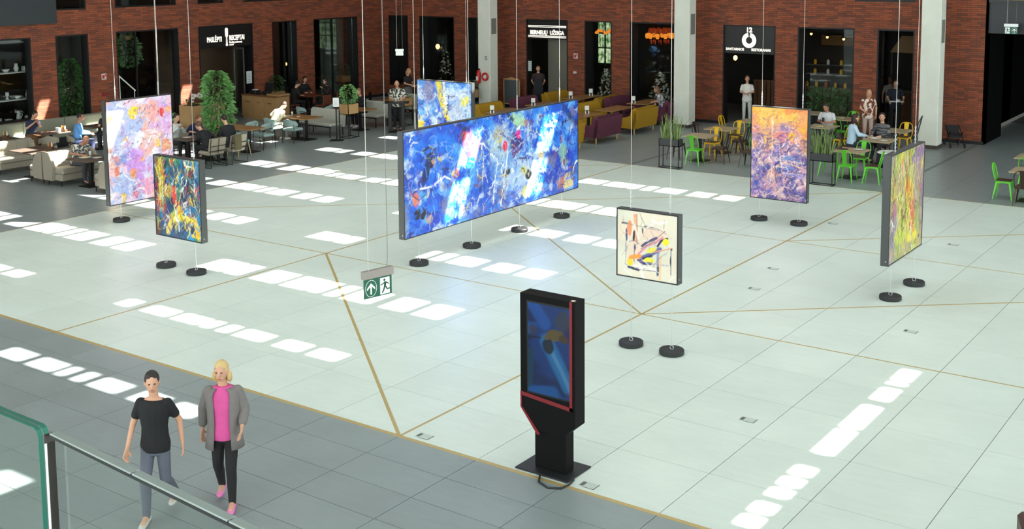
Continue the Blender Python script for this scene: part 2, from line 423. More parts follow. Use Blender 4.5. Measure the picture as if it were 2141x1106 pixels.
# concrete columns
CONC = mat('cast_concrete', (220, 222, 210), .75, 0, .12, 2.2, .25)
CONCD = mat('concrete_inset', (122, 122, 114), .8, 0, .25, 9, .3)
for x, lab in ((-27.4, 'pale concrete column beside the chalkboard'), (-18.95, 'pale concrete column between the yellow sofas and the metal chairs'), (-10.62, 'pale concrete column at the right beside the passage')):
    c = thing('concrete_column', lab, 'column', (x, 35.9, 0))
    obj('shaft', MB().rbox(0, .58, 0, .5, .1, 14, .015).mesh('shaft', CONC), c)
    obj('plinth', MB().box(-.01, .59, -.01, .51, 0, .1).mesh('plinth', mat('column_plinth', (70, 62, 54), .6)), c)
    obj('inset_plate', MB().box(.575, .583, .1, .42, 3.2 if x > -20 else 2.95, 3.9 if x > -20 else 3.55).mesh('inset_plate', CONCD), c)
    lb = MB().box(.34, .36, -.004, 0, 1.95, 2.1).box(.36, .43, -.004, 0, 2.08, 2.1).box(.40, .43, -.004, 0, 1.95, 2.05)
    if x < -20: obj('stencil_mark', lb.mesh('stencil_mark', mat('stencil_black', (60, 60, 56), .7)), c)

# ------------------------------------------------------------------ unseen roof, its roof lights cut so the sun patches fall in place
BAY = [(-17.8,-17.1),(-17.0,-16.65),(-16.30,-15.66),(-15.5,-14.88),(-14.78,-14.57),(-14.4,-14.16),(-14.0,-13.38),(-13.1,-12.57),(-12.37,-11.83)]
ROWS = [(6.7, 7.15), (9.33, 9.68), (11.96, 12.3), (14.37, 15.05), (17.28, 17.86), (20.05, 20.65), (22.6, 23.35), (25.58, 26.16), (28.5, 29.0)]
holes = []
for k in range(3):
    for (a, b) in BAY:
        for j, (c, d) in enumerate(ROWS):
            if j == 0 and not (k == 0 and a < -12.0 and a > -12.5): continue
            if j == 1 and (k > 0 or a < -16.5): continue
            if j == 2 and k == 0 and a < -17.5: continue
            if j == 8 and k != 1: continue
            holes.append((a - 8.1*k, b - 8.1*k, c, d))
for c, d in ((10.75, 11.0), (11.1, 11.35), (11.55, 11.77), (11.87, 12.1), (12.2, 12.46), (12.9, 13.74), (13.83, 14.7), (14.95, 15.46), (15.62, 15.74), (15.82, 16.32)):
    holes.append((-4.9, -4.68, c, d))
for a, b, c, d in ((-35.0, -34.42, 20.72, 21.08), (-34.95, -34.4, 26.35, 26.78)): holes.append((a, b, c, d))
sx, sy = SUN_DIR.x * ROOF_Z, SUN_DIR.y * ROOF_Z
holes = [(a + sx, b + sx, c + sy, d + sy) for a, b, c, d in holes]
us = sorted({-40.0, 34.0, *[h[0] for h in holes], *[h[1] for h in holes]}); ws = sorted({-12.0, 66.0, *[h[2] for h in holes], *[h[3] for h in holes]})
mb = MB(); fillcells(mb, us, ws, holes, lambda mb, u0, u1, w0, w1: mb.box(u0, u1, w0, w1, ROOF_Z, ROOF_Z + .04))
tag(obj('ceiling', mb.mesh('ceiling', mat('roof_deck', (150, 152, 150), .8))), 'unseen roof deck, its narrow roof lights shaped to throw the sun patches', kind='structure')
# ================================================================== painted canvases (colour lives on a fine grid of the canvas)
rng = np.random.default_rng(7)
class Canvas:
    """a small brush engine; coordinates u (0..1 to the right), v (0..1 upwards)"""
    def __init__(s, w, h, nx, ny, base):
        s.w, s.h, s.nx, s.ny = w, h, nx, ny
        s.u, s.v = np.meshgrid(np.linspace(0, 1, nx), np.linspace(0, 1, ny))
        s.x, s.y = s.u * w, s.v * h
        s.c = np.empty((ny, nx, 3)); s.c[:] = lin(base)
    def noise(s, cells, oct=3, sx=1.0, sy=1.0):
        out = np.zeros((s.ny, s.nx)); amp = 1.0; tot = 0
        for k in range(oct):
            n = cells * 2**k; gx, gy = int(n * s.w * sx) + 3, int(n * s.h * sy) + 3
            g = rng.random((gy, gx)); X = s.u * (gx - 2); Y = s.v * (gy - 2)
            i, j = X.astype(int), Y.astype(int); fx, fy = X - i, Y - j; fx = fx*fx*(3-2*fx); fy = fy*fy*(3-2*fy)
            out += amp * ((g[j, i]*(1-fx) + g[j, i+1]*fx)*(1-fy) + (g[j+1, i]*(1-fx) + g[j+1, i+1]*fx)*fy); tot += amp; amp *= .55
        return out / tot
    def over(s, col, a):
        a = np.clip(a, 0, 1)[..., None]; s.c = s.c*(1-a) + np.array(lin(col))*a
    def wash(s, col, cells, lo, hi, strength=1.0, oct=3, sx=1, sy=1, mask=None):
        a = np.clip((s.noise(cells, oct, sx, sy) - lo) / (hi - lo), 0, 1) * strength
        s.over(col, a if mask is None else a * mask)
    def blob(s, u, v, ru, rv, col, a=1.0, rot=0.0, rough=.35, soft=.25, cells=9):
        dx, dy = (s.u - u) * s.w, (s.v - v) * s.h; c, q = cos(rot), sin(rot)
        X, Y = (dx*c + dy*q) / (ru * s.w), (-dx*q + dy*c) / (rv * s.h)
        d = np.sqrt(X*X + Y*Y) + (s.noise(cells, 2) - .5) * rough * 2
        s.over(col, a * np.clip((1 - d) / soft, 0, 1))
    def line(s, pts, wid, col, a=1.0, dry=0.0):
        P = np.array([(p[0]*s.w, p[1]*s.h) for p in pts]); n = len(P)
        x0, x1 = P[:, 0].min() - wid*2, P[:, 0].max() + wid*2; y0, y1 = P[:, 1].min() - wid*2, P[:, 1].max() + wid*2
        i0, i1 = max(0, int(x0/s.w*(s.nx-1))), min(s.nx, int(x1/s.w*(s.nx-1)) + 2); j0, j1 = max(0, int(y0/s.h*(s.ny-1))), min(s.ny, int(y1/s.h*(s.ny-1)) + 2)
        if i1 <= i0 or j1 <= j0: return
        X, Y = s.x[j0:j1, i0:i1], s.y[j0:j1, i0:i1]; D = np.full(X.shape, 9e9)
        for k in range(n - 1):
            ax, ay = P[k]; bx, by = P[k+1] - P[k]; L = bx*bx + by*by + 1e-12
            t = np.clip(((X-ax)*bx + (Y-ay)*by) / L, 0, 1); ww = wid * (1 - .5 * (k + t) / n) if dry else wid
            D = np.minimum(D, np.hypot(X-ax-t*bx, Y-ay-t*by) / ww)
        al = np.clip((1.15 - D) / .5, 0, 1) * a
        if dry: al = al * (rng.random(X.shape) > dry)
        al = al[..., None]; s.c[j0:j1, i0:i1] = s.c[j0:j1, i0:i1]*(1-al) + np.array(lin(col))*al
    def curl(s, u, v, r, wid, col, a=.9, turns=.8, k=16, rat=1.0):
        t0 = rng.random()*6.28; p = rng.random(4)*6.28; pts = []
        for i in range(k):
            t = t0 + turns*6.28*i/k; rr = r*(1 + .35*sin(2*t + p[0]) + .22*sin(5*t + p[1]))
            pts.append((u + rr*cos(t + .3*sin(3*t + p[2]))/s.w, v + rr*rat*sin(t)/s.h))
        s.line(pts, wid*.8, col, a*.62)
    def scatter(s, n, cols, l, wid, a=.9, area=(0, 1, 0, 1), ang=None, spread=3.14, dry=.0):
        for _ in range(n):
            u, v = area[0] + rng.random()*(area[1]-area[0]), area[2] + rng.random()*(area[3]-area[2])
            t = (rng.random()*6.28 if ang is None else ang + (rng.random()-.5)*spread); L = l*(.4 + rng.random())
            b = (rng.random()-.5)*1.2
            p1 = (u + cos(t)*L/s.w*.5, v + sin(t)*L/s.h*.5); p2 = (u + cos(t+b)*L/s.w, v + sin(t+b)*L/s.h)
            s.line([(u, v), p1, p2], wid*(.5 + rng.random()), cols[rng.integers(len(cols))], a, dry)
    def busy(s, n, l, wid, jit=.22, a=.75, ang=None, spread=6.28):
        """short dabs that take up the colour under them, shifted lighter or darker"""
        for _ in range(n):
            u, v = rng.random(), rng.random(); b = s.c[min(s.ny-1, int(v*s.ny)), min(s.nx-1, int(u*s.nx))]
            g = b*(1 + (rng.random() - .45)*2*jit) + (rng.random(3) - .5)*.07; g = np.clip(g, 0, 1)
            t = (0 if ang is None else ang) + (rng.random() - .5)*spread; L = l*(.3 + rng.random())
            col = tuple(255*((x*12.92) if x <= .0031308 else 1.055*x**(1/2.4) - .055) for x in g)
            s.line([(u, v), (u + cos(t)*L/s.w, v + sin(t)*L/s.h)], wid*(.5 + rng.random()), col, a)
    def mesh(s, name, rough=.35):
        """grid in local X (right), Z (up), facing -Y"""
        n = s.nx*s.ny; co = np.zeros((n, 3), np.float32); co[:, 0] = s.x.ravel() - s.w/2; co[:, 2] = s.y.ravel()
        me = bpy.data.meshes.new(name)
        i = (np.arange(s.ny-1)[:, None]*s.nx + np.arange(s.nx-1)[None]).ravel()
        f = np.stack([i, i+1, i+1+s.nx, i+s.nx], 1).astype(np.int32)
        me.vertices.add(n); me.vertices.foreach_set('co', co.ravel()); me.loops.add(f.size); me.polygons.add(len(f))
        me.polygons.foreach_set('loop_start', np.arange(0, f.size, 4, dtype=np.int32)); me.loops.foreach_set('vertex_index', f.ravel()); me.update(calc_edges=True)
        at = me.color_attributes.new('paint', 'FLOAT_COLOR', 'POINT'); col = np.ones((n, 4), np.float32); col[:, :3] = np.clip(s.c.reshape(-1, 3), 0, 1)
        at.data.foreach_set('color', col.ravel())
        me.materials.append(paint_mat(rough)); return me
def paint_mat(rough):
    k = 'oil_paint_%d' % int(rough*100)
    if k in MATS: return MATS[k]
    m = bpy.data.materials.new(k); m.use_nodes = True; nt = m.node_tree; b = nt.nodes['Principled BSDF']
    at = nt.nodes.new('ShaderNodeAttribute'); at.attribute_name = 'paint'; nt.links.new(at.outputs['Color'], b.inputs['Base Color']); b.inputs['Roughness'].default_value = rough
    nz = nt.nodes.new('ShaderNodeTexNoise'); nz.inputs['Scale'].default_value = 40; bp = nt.nodes.new('ShaderNodeBump'); bp.inputs['Strength'].default_value = .25; bp.inputs['Distance'].default_value = .004
    nt.links.new(nz.outputs['Fac'], bp.inputs['Height']); nt.links.new(bp.outputs[0], b.inputs['Normal'])
    MATS[k] = m; return m
WH = (238, 240, 244)

def art_blue_big():
    c = Canvas(6.05, 2.02, 460, 160, (14, 78, 196))
    c.wash((8, 46, 168), 1.3, .45, .65, .9); c.wash((30, 116, 220), 2.2, .50, .66, .9, 4); c.wash((90, 160, 226), 3.5, .57, .72, .8, 4); c.wash((200, 214, 230), 4.5, .64, .76, .7, 4)
    c.wash((120, 110, 130), 2.4, .62, .75, .7, 4)
    c.blob(.55, .55, .16, .42, (110, 160, 215), .7, .3, .5, .6); c.blob(.50, .72, .09, .2, (190, 206, 200), .65, .2, .6, .5); c.blob(.62, .3, .14, .2, (196, 214, 232), .6, 0, .6, .6)
    c.blob(.33, .78, .035, .16, (120, 74, 92), .95, .5, .4); c.blob(.36, .70, .03, .12, (150, 96, 110), .8, .4, .5); c.blob(.30, .86, .02, .06, (136, 40, 52), .9)
    c.blob(.13, .69, .022, .085, (24, 24, 44), 1, 0, .2, .1); c.blob(.11, .60, .018, .14, (26, 36, 96), 1, -.35, .25, .15); c.blob(.145, .665, .012, .03, (190, 140, 120), .9)
    c.line([(.09, .78), (.12, .82), (.15, .79)], .035, (20, 30, 60), .9)
    c.blob(.26, .50, .018, .05, (216, 92, 40), 1, .3, .2, .1); c.blob(.25, .51, .012, .03, (232, 190, 60), .9); c.blob(.055, .34, .018, .08, (214, 104, 66), .95, .2, .3, .15); c.blob(.06, .2, .02, .05, (26, 24, 34), 1, .5, .2, .1)
    c.blob(.09, .18, .012, .06, (24, 24, 34), 1, -.5, .2, .1); c.blob(.12, .13, .022, .05, (170, 150, 130), .8)
    c.blob(.60, .66, .035, .14, (44, 28, 118), .9, .3, .4, .2); c.blob(.615, .77, .014, .06, (226, 44, 150), 1, 0, .3, .15); c.blob(.535, .66, .016, .06, (222, 34, 92), 1, .4, .3, .15); c.blob(.59, .60, .02, .08, (110, 30, 90), .9)
    c.blob(.54, .38, .02, .05, (30, 30, 38), .95, .1, .6, .1); c.blob(.575, .385, .012, .04, (230, 236, 240), .9); c.blob(.675, .30, .022, .055, (34, 34, 40), 1, -.3, .2, .08); c.blob(.645, .36, .014, .05, (206, 196, 60), .9); c.blob(.655, .13, .025, .08, (196, 190, 90), .8)
    c.blob(.50, .80, .04, .07, (160, 140, 100), .7, .3, .7); c.blob(.62, .90, .05, .07, (170, 206, 150), .8, -.3, .5); c.blob(.665, .86, .02, .05, (170, 100, 100), .8); c.blob(.30, .62, .02, .06, (190, 190, 90), .6)
    c.blob(.75, .50, .022, .09, (220, 200, 130), .75, .2, .4); c.blob(.90, .42, .03, .14, (150, 196, 130), .55, .2, .5); c.blob(.93, .12, .05, .10, (214, 190, 120), .9, .2, .6); c.blob(.88, .12, .03, .07, (180, 96, 70), .8, .4, .5); c.blob(.97, .20, .03, .12, (60, 70, 130), .8)
    c.line([(.90, 1.0), (.93, .88), (.97, .78), (1.0, .74)], .07, (24, 42, 110), .9); c.blob(.885, .60, .008, .06, (120, 30, 60), .9); c.blob(.905, .34, .008, .04, (150, 40, 70), .9)
    c.line([(.0, .62), (.04, .40), (.07, .46), (.10, .40)], .03, (40, 50, 130), .8); c.line([(.05, .44), (.13, .43), (.2, .50), (.24, .44)], .022, WH, .9)
    c.line([(.46, .10), (.47, .30), (.49, .52)], .02, WH, .8); c.line([(.505, .05), (.53, .36), (.55, .60)], .025, WH, .85); c.line([(.40, .30), (.41, .62)], .014, (240, 232, 200), .8)
    c.line([(.44, .0), (.50, .03), (.51, .22)], .02, (150, 90, 60), .6); c.line([(.28, .97), (.33, .90)], .05, (24, 34, 96), .9); c.line([(.55, .99), (.58, .92)], .045, (20, 30, 80), .9)
    for _ in range(34): c.curl(rng.random(), rng.random(), .06 + .22*rng.random(), .009, [WH, (206, 222, 240), (240, 232, 190), (60, 130, 220)][rng.integers(4)], .6, .3 + .6*rng.random())
    c.scatter(150, [(40, 120, 226), (110, 170, 230), (10, 50, 170), (12, 60, 180), (30, 36, 80)], .28, .016, .8); c.scatter(60, [(20, 22, 40), (130, 60, 60), (210, 190, 90), (240, 240, 240)], .16, .02, .85)
    c.scatter(90, [WH, (230, 236, 200)], .2, .008, .6, (.4, .75, .1, .95)); c.busy(2600, .11, .014, .32, .6); c.scatter(90, [(10, 40, 140), (60, 130, 220), (170, 196, 220)], .12, .012, .6)
    return c
def art_blue_back():
    c = Canvas(1.84, 2.02, 130, 130, (48, 116, 216))
    c.wash((20, 70, 196), 1.6, .45, .62, .9); c.wash((120, 176, 236), 2.4, .5, .66, .9, 4); c.wash((212, 224, 240), 3.2, .54, .68, .8, 4)
    c.blob(.22, .86, .16, .16, (150, 140, 166), .8, 0, .5); c.blob(.78, .62, .22, .25, (190, 206, 236), .7, 0, .5)
    c.line([(.40, 1), (.43, .86), (.46, .74), (.56, .52)], .10, (236, 208, 40), .95); c.line([(.50, 1), (.52, .8), (.55, .6)], .05, (240, 238, 220), .8); c.blob(.88, .76, .09, .07, (226, 214, 70), .95, .2, .5); c.blob(.05, .42, .07, .10, (240, 206, 40), .95, 0, .5)
    c.line([(.60, .9), (.57, .65), (.50, .4)], .02, (40, 50, 110)); c.blob(.74, .44, .12, .05, (190, 160, 136), .8, -.6, .4); c.blob(.3, .2, .2, .12, (206, 190, 200), .6); c.blob(.6, .15, .15, .1, (40, 60, 150), .8)
    for _ in range(34): c.curl(rng.random(), rng.random()*.8, .08 + .25*rng.random(), .012, [WH, (210, 224, 240), (60, 110, 220), (236, 220, 180)][rng.integers(4)], .8, .3 + .5*rng.random())
    c.scatter(70, [(30, 90, 210), (170, 206, 244), WH, (60, 60, 120)], .25, .016, .8); c.busy(900, .12, .014, .5); return c
def art_pink():
    c = Canvas(1.76, 2.32, 140, 180, (218, 206, 232))
    c.wash((186, 170, 226), 2, .48, .62, .9); c.wash((236, 196, 220), 2.4, .5, .62, .9); c.wash((240, 238, 244), 3, .52, .64, .9, 4); c.wash((164, 180, 232), 3, .58, .68, .8); c.wash((238, 170, 150), 2.6, .6, .7, .8)
    c.blob(.44, .36, .20, .17, (196, 130, 220), .85, 0, .5); c.blob(.82, .80, .2, .2, (214, 156, 216), .8, 0, .5); c.blob(.66, .86, .18, .12, (236, 166, 146), .8, 0, .6); c.blob(.22, .18, .18, .15, (150, 176, 232), .8, 0, .5); c.blob(.14, .86, .12, .08, (150, 160, 220), .8, 0, .5); c.blob(.62, .12, .25, .08, (226, 140, 190), .7)
    c.blob(.40, .87, .075, .065, (240, 206, 30), 1, 0, .25, .15); c.blob(.05, .82, .06, .05, (240, 176, 40), .95); c.blob(.84, .84, .045, .05, (222, 50, 52), 1, 0, .2, .1); c.blob(.95, .86, .05, .05, (240, 160, 90), .9); c.blob(.78, .54, .05, .05, (238, 196, 60), .9); c.blob(.90, .50, .1, .07, (226, 150, 96), .9, .5); c.blob(.27, .62, .035, .03, (236, 190, 60), .9)
    c.blob(.12, .32, .05, .05, (226, 110, 84), .9); c.blob(.36, .28, .05, .05, (240, 150, 70), .9); c.blob(.52, .40, .03, .03, (236, 160, 80), .9); c.blob(.38, .06, .06, .04, (220, 50, 70), .95); c.blob(.20, .05, .05, .05, (230, 190, 60), .9); c.blob(.18, .42, .12, .04, (120, 150, 214), .9, .5); c.blob(.10, .45, .08, .03, (220, 140, 120), .8, -.4); c.blob(.85, .36, .1, .04, (206, 84, 74), .8, .9)
    for _ in range(40): c.curl(rng.random(), rng.random(), .05 + .2*rng.random(), .009, [WH, (250, 244, 230), (170, 110, 160), (230, 130, 150)][rng.integers(4)], .85, .3 + .5*rng.random())
    c.scatter(60, [(250, 250, 250), (206, 110, 170), (140, 150, 220), (230, 120, 120)], .22, .014, .8); c.scatter(90, [(70, 60, 80), (110, 60, 90), (60, 90, 150)], .05, .009, .9, ang=.9, spread=1.0); c.scatter(25, [(200, 120, 100), (110, 90, 130)], .4, .007, .6); c.busy(1100, .10, .012, .3); return c
def art_multi():
    c = Canvas(1.30, 1.52, 120, 140, (44, 78, 120))
    c.wash((20, 120, 170), 2, .45, .6, .9, mask=np.clip((c.u - .4)*3, 0, 1)); c.wash((24, 36, 70), 2.4, .45, .6, .9); c.wash((96, 60, 52), 2.6, .5, .65, .9, mask=np.clip(1.1 - c.u*1.6, 0, 1)); c.wash((60, 130, 90), 3, .56, .66, .8); c.wash((40, 150, 200), 3, .55, .68, .8, sx=2, mask=np.clip((c.u - .45)*3, 0, 1))
    c.blob(.12, .75, .1, .2, (90, 110, 60), .8); c.blob(.18, .92, .15, .08, (30, 40, 80), .9); c.blob(.40, .93, .05, .06, (220, 70, 40), .95); c.blob(.44, .52, .06, .14, (222, 60, 46), .95, .1, .3); c.blob(.33, .60, .1, .1, (206, 170, 70), .7, 0, .6); c.blob(.08, .38, .05, .06, (200, 60, 40), .9); c.blob(.92, .62, .04, .07, (170, 30, 40), 1, 0, .2, .15)
    c.blob(.82, .82, .1, .07, (30, 26, 34), .9); c.blob(.72, .24, .07, .08, (220, 80, 66), .95); c.blob(.54, .32, .06, .12, (236, 176, 40), .95, .1, .3); c.blob(.3, .32, .07, .16, (30, 60, 120), .8); c.blob(.40, .28, .05, .1, (120, 170, 80), .7)
    c.line([(.26, .06), (.34, .18), (.5, .26), (.7, .25), (.90, .20), (.95, .10)], .07, (232, 206, 40), .95); c.line([(.88, .24), (.94, .04)], .06, (226, 170, 30), .9); c.line([(.80, .06), (.95, .05)], .03, (236, 200, 40), .9)
    for x in (.05, .09, .12, .16, .2): c.line([(x, .98), (x + .02, .6), (x, .3)], .018, [(226, 206, 60), (236, 220, 90), (206, 90, 50)][int(x*100) % 3], .85)
    c.line([(.70, .86), (.74, .92), (.84, .92), (.90, .84), (.88, .6), (.92, .55)], .016, WH); c.line([(.76, .88), (.70, .68)], .012, WH); c.line([(.3, .04), (.5, .38), (.6, .6)], .012, (226, 200, 150)); c.line([(.63, .44), (.72, .48), (.66, .38), (.63, .44)], .02, (230, 200, 190)); c.line([(.68, .4), (.66, .2), (.72, .12)], .012, WH)
    for _ in range(26): c.curl(rng.random(), rng.random(), .05 + .12*rng.random(), .008, [WH, (240, 220, 80), (230, 150, 60), (20, 20, 30)][rng.integers(4)], .85)
    c.scatter(110, [(30, 140, 190), (20, 50, 100), (230, 200, 60), (200, 70, 50), (220, 230, 230), (24, 22, 30)], .22, .014, .85, ang=1.5, spread=1.2); c.busy(900, .10, .010, .6, ang=1.5, spread=2.0); return c
def art_cream():
    c = Canvas(1.0, 1.0, 150, 150, (222, 216, 198))
    c.wash((206, 202, 186), 1.5, .45, .65, .7); c.wash((232, 212, 190), 2, .5, .7, .6); c.blob(.60, .66, .3, .16, (234, 190, 170), .55, .4, .5, .6); c.blob(.3, .4, .2, .2, (236, 196, 176), .5, 0, .5, .7)
    BLU, INK, ORA, YEL = (52, 56, 120), (30, 32, 60), (232, 140, 90), (236, 224, 30)
    c.blob(.205, .73, .05, .13, ORA, .95, 0, .4, .2); c.line([(.30, .93), (.32, .74), (.31, .55)], .035, ORA, .85, .15); c.line([(.33, .96), (.335, .5)], .008, (120, 100, 90), .7)
    c.blob(.155, .63, .017, .11, BLU, .95, .03, .15, .2); c.line([(.15, .72), (.14, .2)], .006, BLU, .7); c.blob(.28, .62, .022, .10, INK, 1, -.08, .15, .2); c.line([(.29, .5), (.285, .22)], .012, INK, .7, .2); c.blob(.30, .46, .018, .06, BLU, .95); c.blob(.43, .72, .012, .055, INK, 1, 0, .1, .2)
    c.line([(.08, .80), (.16, .80)], .016, INK, .9); c.line([(.1, .86), (.11, .8), (.70, .76)], .007, (120, 130, 130), .7); c.blob(.47, .79, .025, .01, INK, .95)
    c.line([(.42, .49), (.52, .57), (.66, .64)], .022, (70, 44, 100), .95); c.line([(.36, .36), (.50, .50), (.66, .58), (.76, .66)], .018, (214, 130, 150), .9); c.line([(.40, .44), (.58, .56), (.80, .76)], .006, (90, 90, 90), .8); c.line([(.40, .30), (.56, .38), (.72, .48)], .035, (76, 84, 150), .95); c.line([(.44, .30), (.58, .36)], .02, INK, .9)
    c.line([(.68, .52), (.74, .61), (.84, .655)], .018, INK, 1); c.blob(.815, .60, .055, .05, YEL, 1, .4, .2, .1); c.blob(.53, .27, .11, .055, YEL, .95, .3, .25, .15); c.blob(.58, .45, .10, .04, (226, 216, 60), .9, .4, .3, .2)
    c.line([(.20, .22), (.23, .29), (.38, .33)], .035, (236, 150, 50), .95); c.blob(.215, .215, .05, .055, (240, 206, 30), 1, 0, .25, .15); c.line([(.36, .26), (.46, .23), (.56, .24)], .026, (34, 40, 110), 1); c.line([(.5, .24), (.85, .25)], .02, (150, 150, 180), .6, .3)
    c.line([(.19, .14), (.26, .13), (.36, .115)], .02, INK, 1); c.line([(.3, .12), (.72, .14)], .006, (60, 70, 120), .8); c.line([(.69, .48), (.68, .08)], .026, (110, 104, 160), .8, .15); c.line([(.69, .2), (.685, .10)], .022, INK, .8); c.line([(.73, .36), (.72, .02)], .022, (236, 180, 110), .8, .15)
    c.line([(.90, .5), (.90, .12)], .008, BLU, .8); c.blob(.895, .32, .012, .08, INK, .95, 0, .15, .2); c.line([(.6, .42), (.92, .52)], .012, (222, 150, 120), .8); c.blob(.91, .50, .015, .015, INK, .9)
    c.line([(.78, .8), (.79, .92)], .005, (90, 110, 110), .8); c.scatter(26, [(110, 110, 120), (220, 160, 140), (70, 80, 130)], .25, .004, .7, (.1, .9, .05, .9)); c.scatter(10, [(240, 240, 235)], .3, .014, .6); return c
def art_orange():
    c = Canvas(1.28, 2.02, 130, 190, (150, 122, 176)); top = np.clip((c.v - .62)*4.5 + (c.noise(2, 3) - .5)*2.2, 0, 1)
    c.wash((64, 70, 150), 2.2, .42, .60, .9); c.wash((216, 160, 170), 3.4, .50, .62, .9, 4); c.wash((40, 50, 120), 4, .56, .66, .8, 4); c.wash((232, 196, 190), 5, .58, .68, .8, 3); c.blob(.72, .40, .2, .1, (90, 140, 200), .7, 0, .6); c.blob(.2, .12, .2, .12, (50, 70, 160), .7, 0, .5); c.blob(.4, .26, .16, .07, (222, 160, 140), .8, 0, .7)
    c.over((240, 160, 44), top); c.wash((246, 186, 90), 2, .48, .6, .8, mask=top); c.wash((226, 96, 60), 3, .55, .66, .6, mask=top); c.blob(.72, .70, .08, .05, (244, 170, 30), 1); c.blob(.55, .70, .14, .06, (226, 110, 96), .7, 0, .6); c.blob(.9, .9, .1, .1, (240, 150, 90), .8); c.blob(.05, .85, .05, .12, (232, 150, 120), .7)
    c.scatter(90, [(232, 180, 180), (240, 210, 200), (220, 130, 120)], .28, .012, .75, (0, 1, 0, .72)); c.scatter(90, [(44, 48, 116), (70, 70, 160), (100, 70, 140)], .2, .018, .75, (0, 1, 0, .7)); c.scatter(40, [(110, 70, 120), (200, 90, 90)], .12, .012, .7, (0, 1, .6, .9))
    for _ in range(16): c.curl(.05 + .3*rng.random(), .5 + .2*rng.random(), .1 + .25*rng.random(), .008, (80, 80, 160), .7, .3)
    c.line([(.37, .92), (.38, .5), (.37, .2)], .014, (240, 206, 196), .8); c.line([(.1, .38), (.6, .44), (.95, .42)], .014, (236, 190, 180), .8); c.line([(.3, .3), (.6, .42), (.95, .36)], .02, (240, 180, 160), .8); c.line([(.5, .6), (.56, .3), (.9, .3)], .012, (222, 200, 210), .8); c.line([(.62, .28), (.98, .28)], .03, (150, 130, 190), .8)
    c.scatter(120, [(246, 214, 200), (180, 140, 180), (50, 50, 110)], .09, .008, .8, (0, 1, 0, .6)); c.busy(1400, .08, .010, .4); return c
def art_garden():
    c = Canvas(1.82, 1.84, 140, 150, (176, 160, 112)); edge = np.clip(np.abs(c.u - .5)*2.4 - .5 + (c.noise(2, 2) - .5), 0, 1)
    c.wash((196, 190, 60), 2.2, .44, .58, .9, sy=.5); c.wash((150, 170, 50), 2.6, .5, .62, .8, sy=.5); c.wash((206, 190, 150), 3, .56, .66, .7); c.over((140, 112, 150), edge*.85); c.blob(.8, .9, .2, .1, (130, 90, 160), .8, 0, .5); c.blob(.1, .3, .08, .2, (120, 100, 160), .8)
    c.blob(.5, .62, .08, .16, (226, 132, 50), .95, 0, .6); c.blob(.66, .34, .11, .18, (214, 96, 46), .95, 0, .5); c.blob(.6, .55, .08, .1, (232, 160, 40), .9, 0, .6); c.blob(.36, .2, .2, .08, (196, 206, 60), .9, 0, .5); c.blob(.7, .14, .18, .06, (236, 214, 30), .95, 0, .5); c.blob(.12, .48, .05, .08, (170, 60, 110), .8); c.blob(.3, .48, .06, .2, (190, 196, 40), .8)
    c.blob(.46, .82, .03, .05, (130, 60, 36), 1, .4, .3); c.line([(.46, .80), (.56, .86), (.64, .84)], .012, (140, 50, 50)); c.line([(.40, .52), (.36, .40), (.44, .36)], .016, (150, 50, 40)); c.line([(.5, .44), (.44, .4), (.48, .33)], .014, (140, 40, 40)); c.blob(.62, .2, .015, .03, (60, 30, 30), 1); c.blob(.64, .08, .02, .03, (50, 50, 40), 1); c.blob(.90, .1, .04, .03, (60, 50, 60), .9)
    c.scatter(150, [(70, 66, 50), (96, 110, 40), (210, 200, 60), (226, 130, 60), (130, 100, 140), (230, 220, 180)], .3, .012, .8, ang=1.57, spread=.7); c.scatter(50, [(60, 56, 40), (110, 40, 40)], .16, .014, .9, ang=1.4, spread=1.2); c.scatter(40, [(240, 226, 60), (236, 240, 210)], .1, .014, .85); c.busy(1000, .12, .012, .4, ang=1.57, spread=1.4); return c
def art_screen():
    c = Canvas(.575, 1.045, 75, 130, (10, 60, 132)); c.wash((6, 36, 92), 3, .45, .6, .9); c.wash((16, 96, 176), 3, .5, .65, .9, sx=.6)
    c.line([(.45, .6), (.65, .42), (.95, .15)], .10, (40, 130, 200), .8); c.line([(.1, 1), (.4, .8)], .09, (30, 96, 190), .8); c.line([(.5, .55), (.8, .3), (1, .1)], .03, (110, 170, 210), .5); c.line([(.05, .45), (.02, .1)], .06, (6, 70, 96), .8)
    c.blob(.82, .84, .2, .12, (60, 66, 80), .8, 0, .4); c.blob(.62, .68, .24, .075, (110, 92, 40), .95, .25, .35, .2); c.blob(.85, .66, .14, .05, (80, 62, 36), .95, -.3, .35); c.blob(.5, .56, .15, .085, (20, 30, 46), .95, 0, .35, .2); c.blob(.1, .7, .12, .06, (66, 58, 66), .8, -.6); c.line([(0, .62), (.3, .63)], .012, (16, 22, 40), .8)
    c.c *= .45; return c

FRAMEM = mat('charcoal_frame', (74, 76, 76), .45, .35, .06)
FRAMET = mat('frame_edge', (40, 40, 42), .45, .3, .06)
CABLE = mat('steel_cable', (196, 192, 184), .35, .5, .05)
CHAINM = mat('zinc_chain', (206, 208, 208), .3, .7, .08)
RUBBER = mat('black_rubber', (34, 36, 38), .6, 0, .12)
def weight_disc(x, y, ztop, label, group='disc weights holding the paintings'):
    t = thing('floor_weight', label, 'weight', (x, y, 0), 0, group)
    obj('disc', cm('disc', lambda: smooth_edges(MB().lathe([(.172, 0), (.186, .012), (.186, .062), (.176, .075), (.12, .075), (.118, .072), (0.01, .072)], 28).mesh('disc', RUBBER))), t)
    rg = cm('ring', lambda: smooth(MB().tube([(.03*cos(a*pi/6), 0, .03*sin(a*pi/6)) for a in range(12)], .006, 6, closed=True).mesh('eye_ring', CHAINM)))
    obj('eye_ring', rg, t, (0, 0, .098))
    obj('tether', MB().tube([(0, 0, .12), (0, 0, ztop)], .0055, 6).mesh('tether', CHAINM), t)
def smooth_edges(me): return me
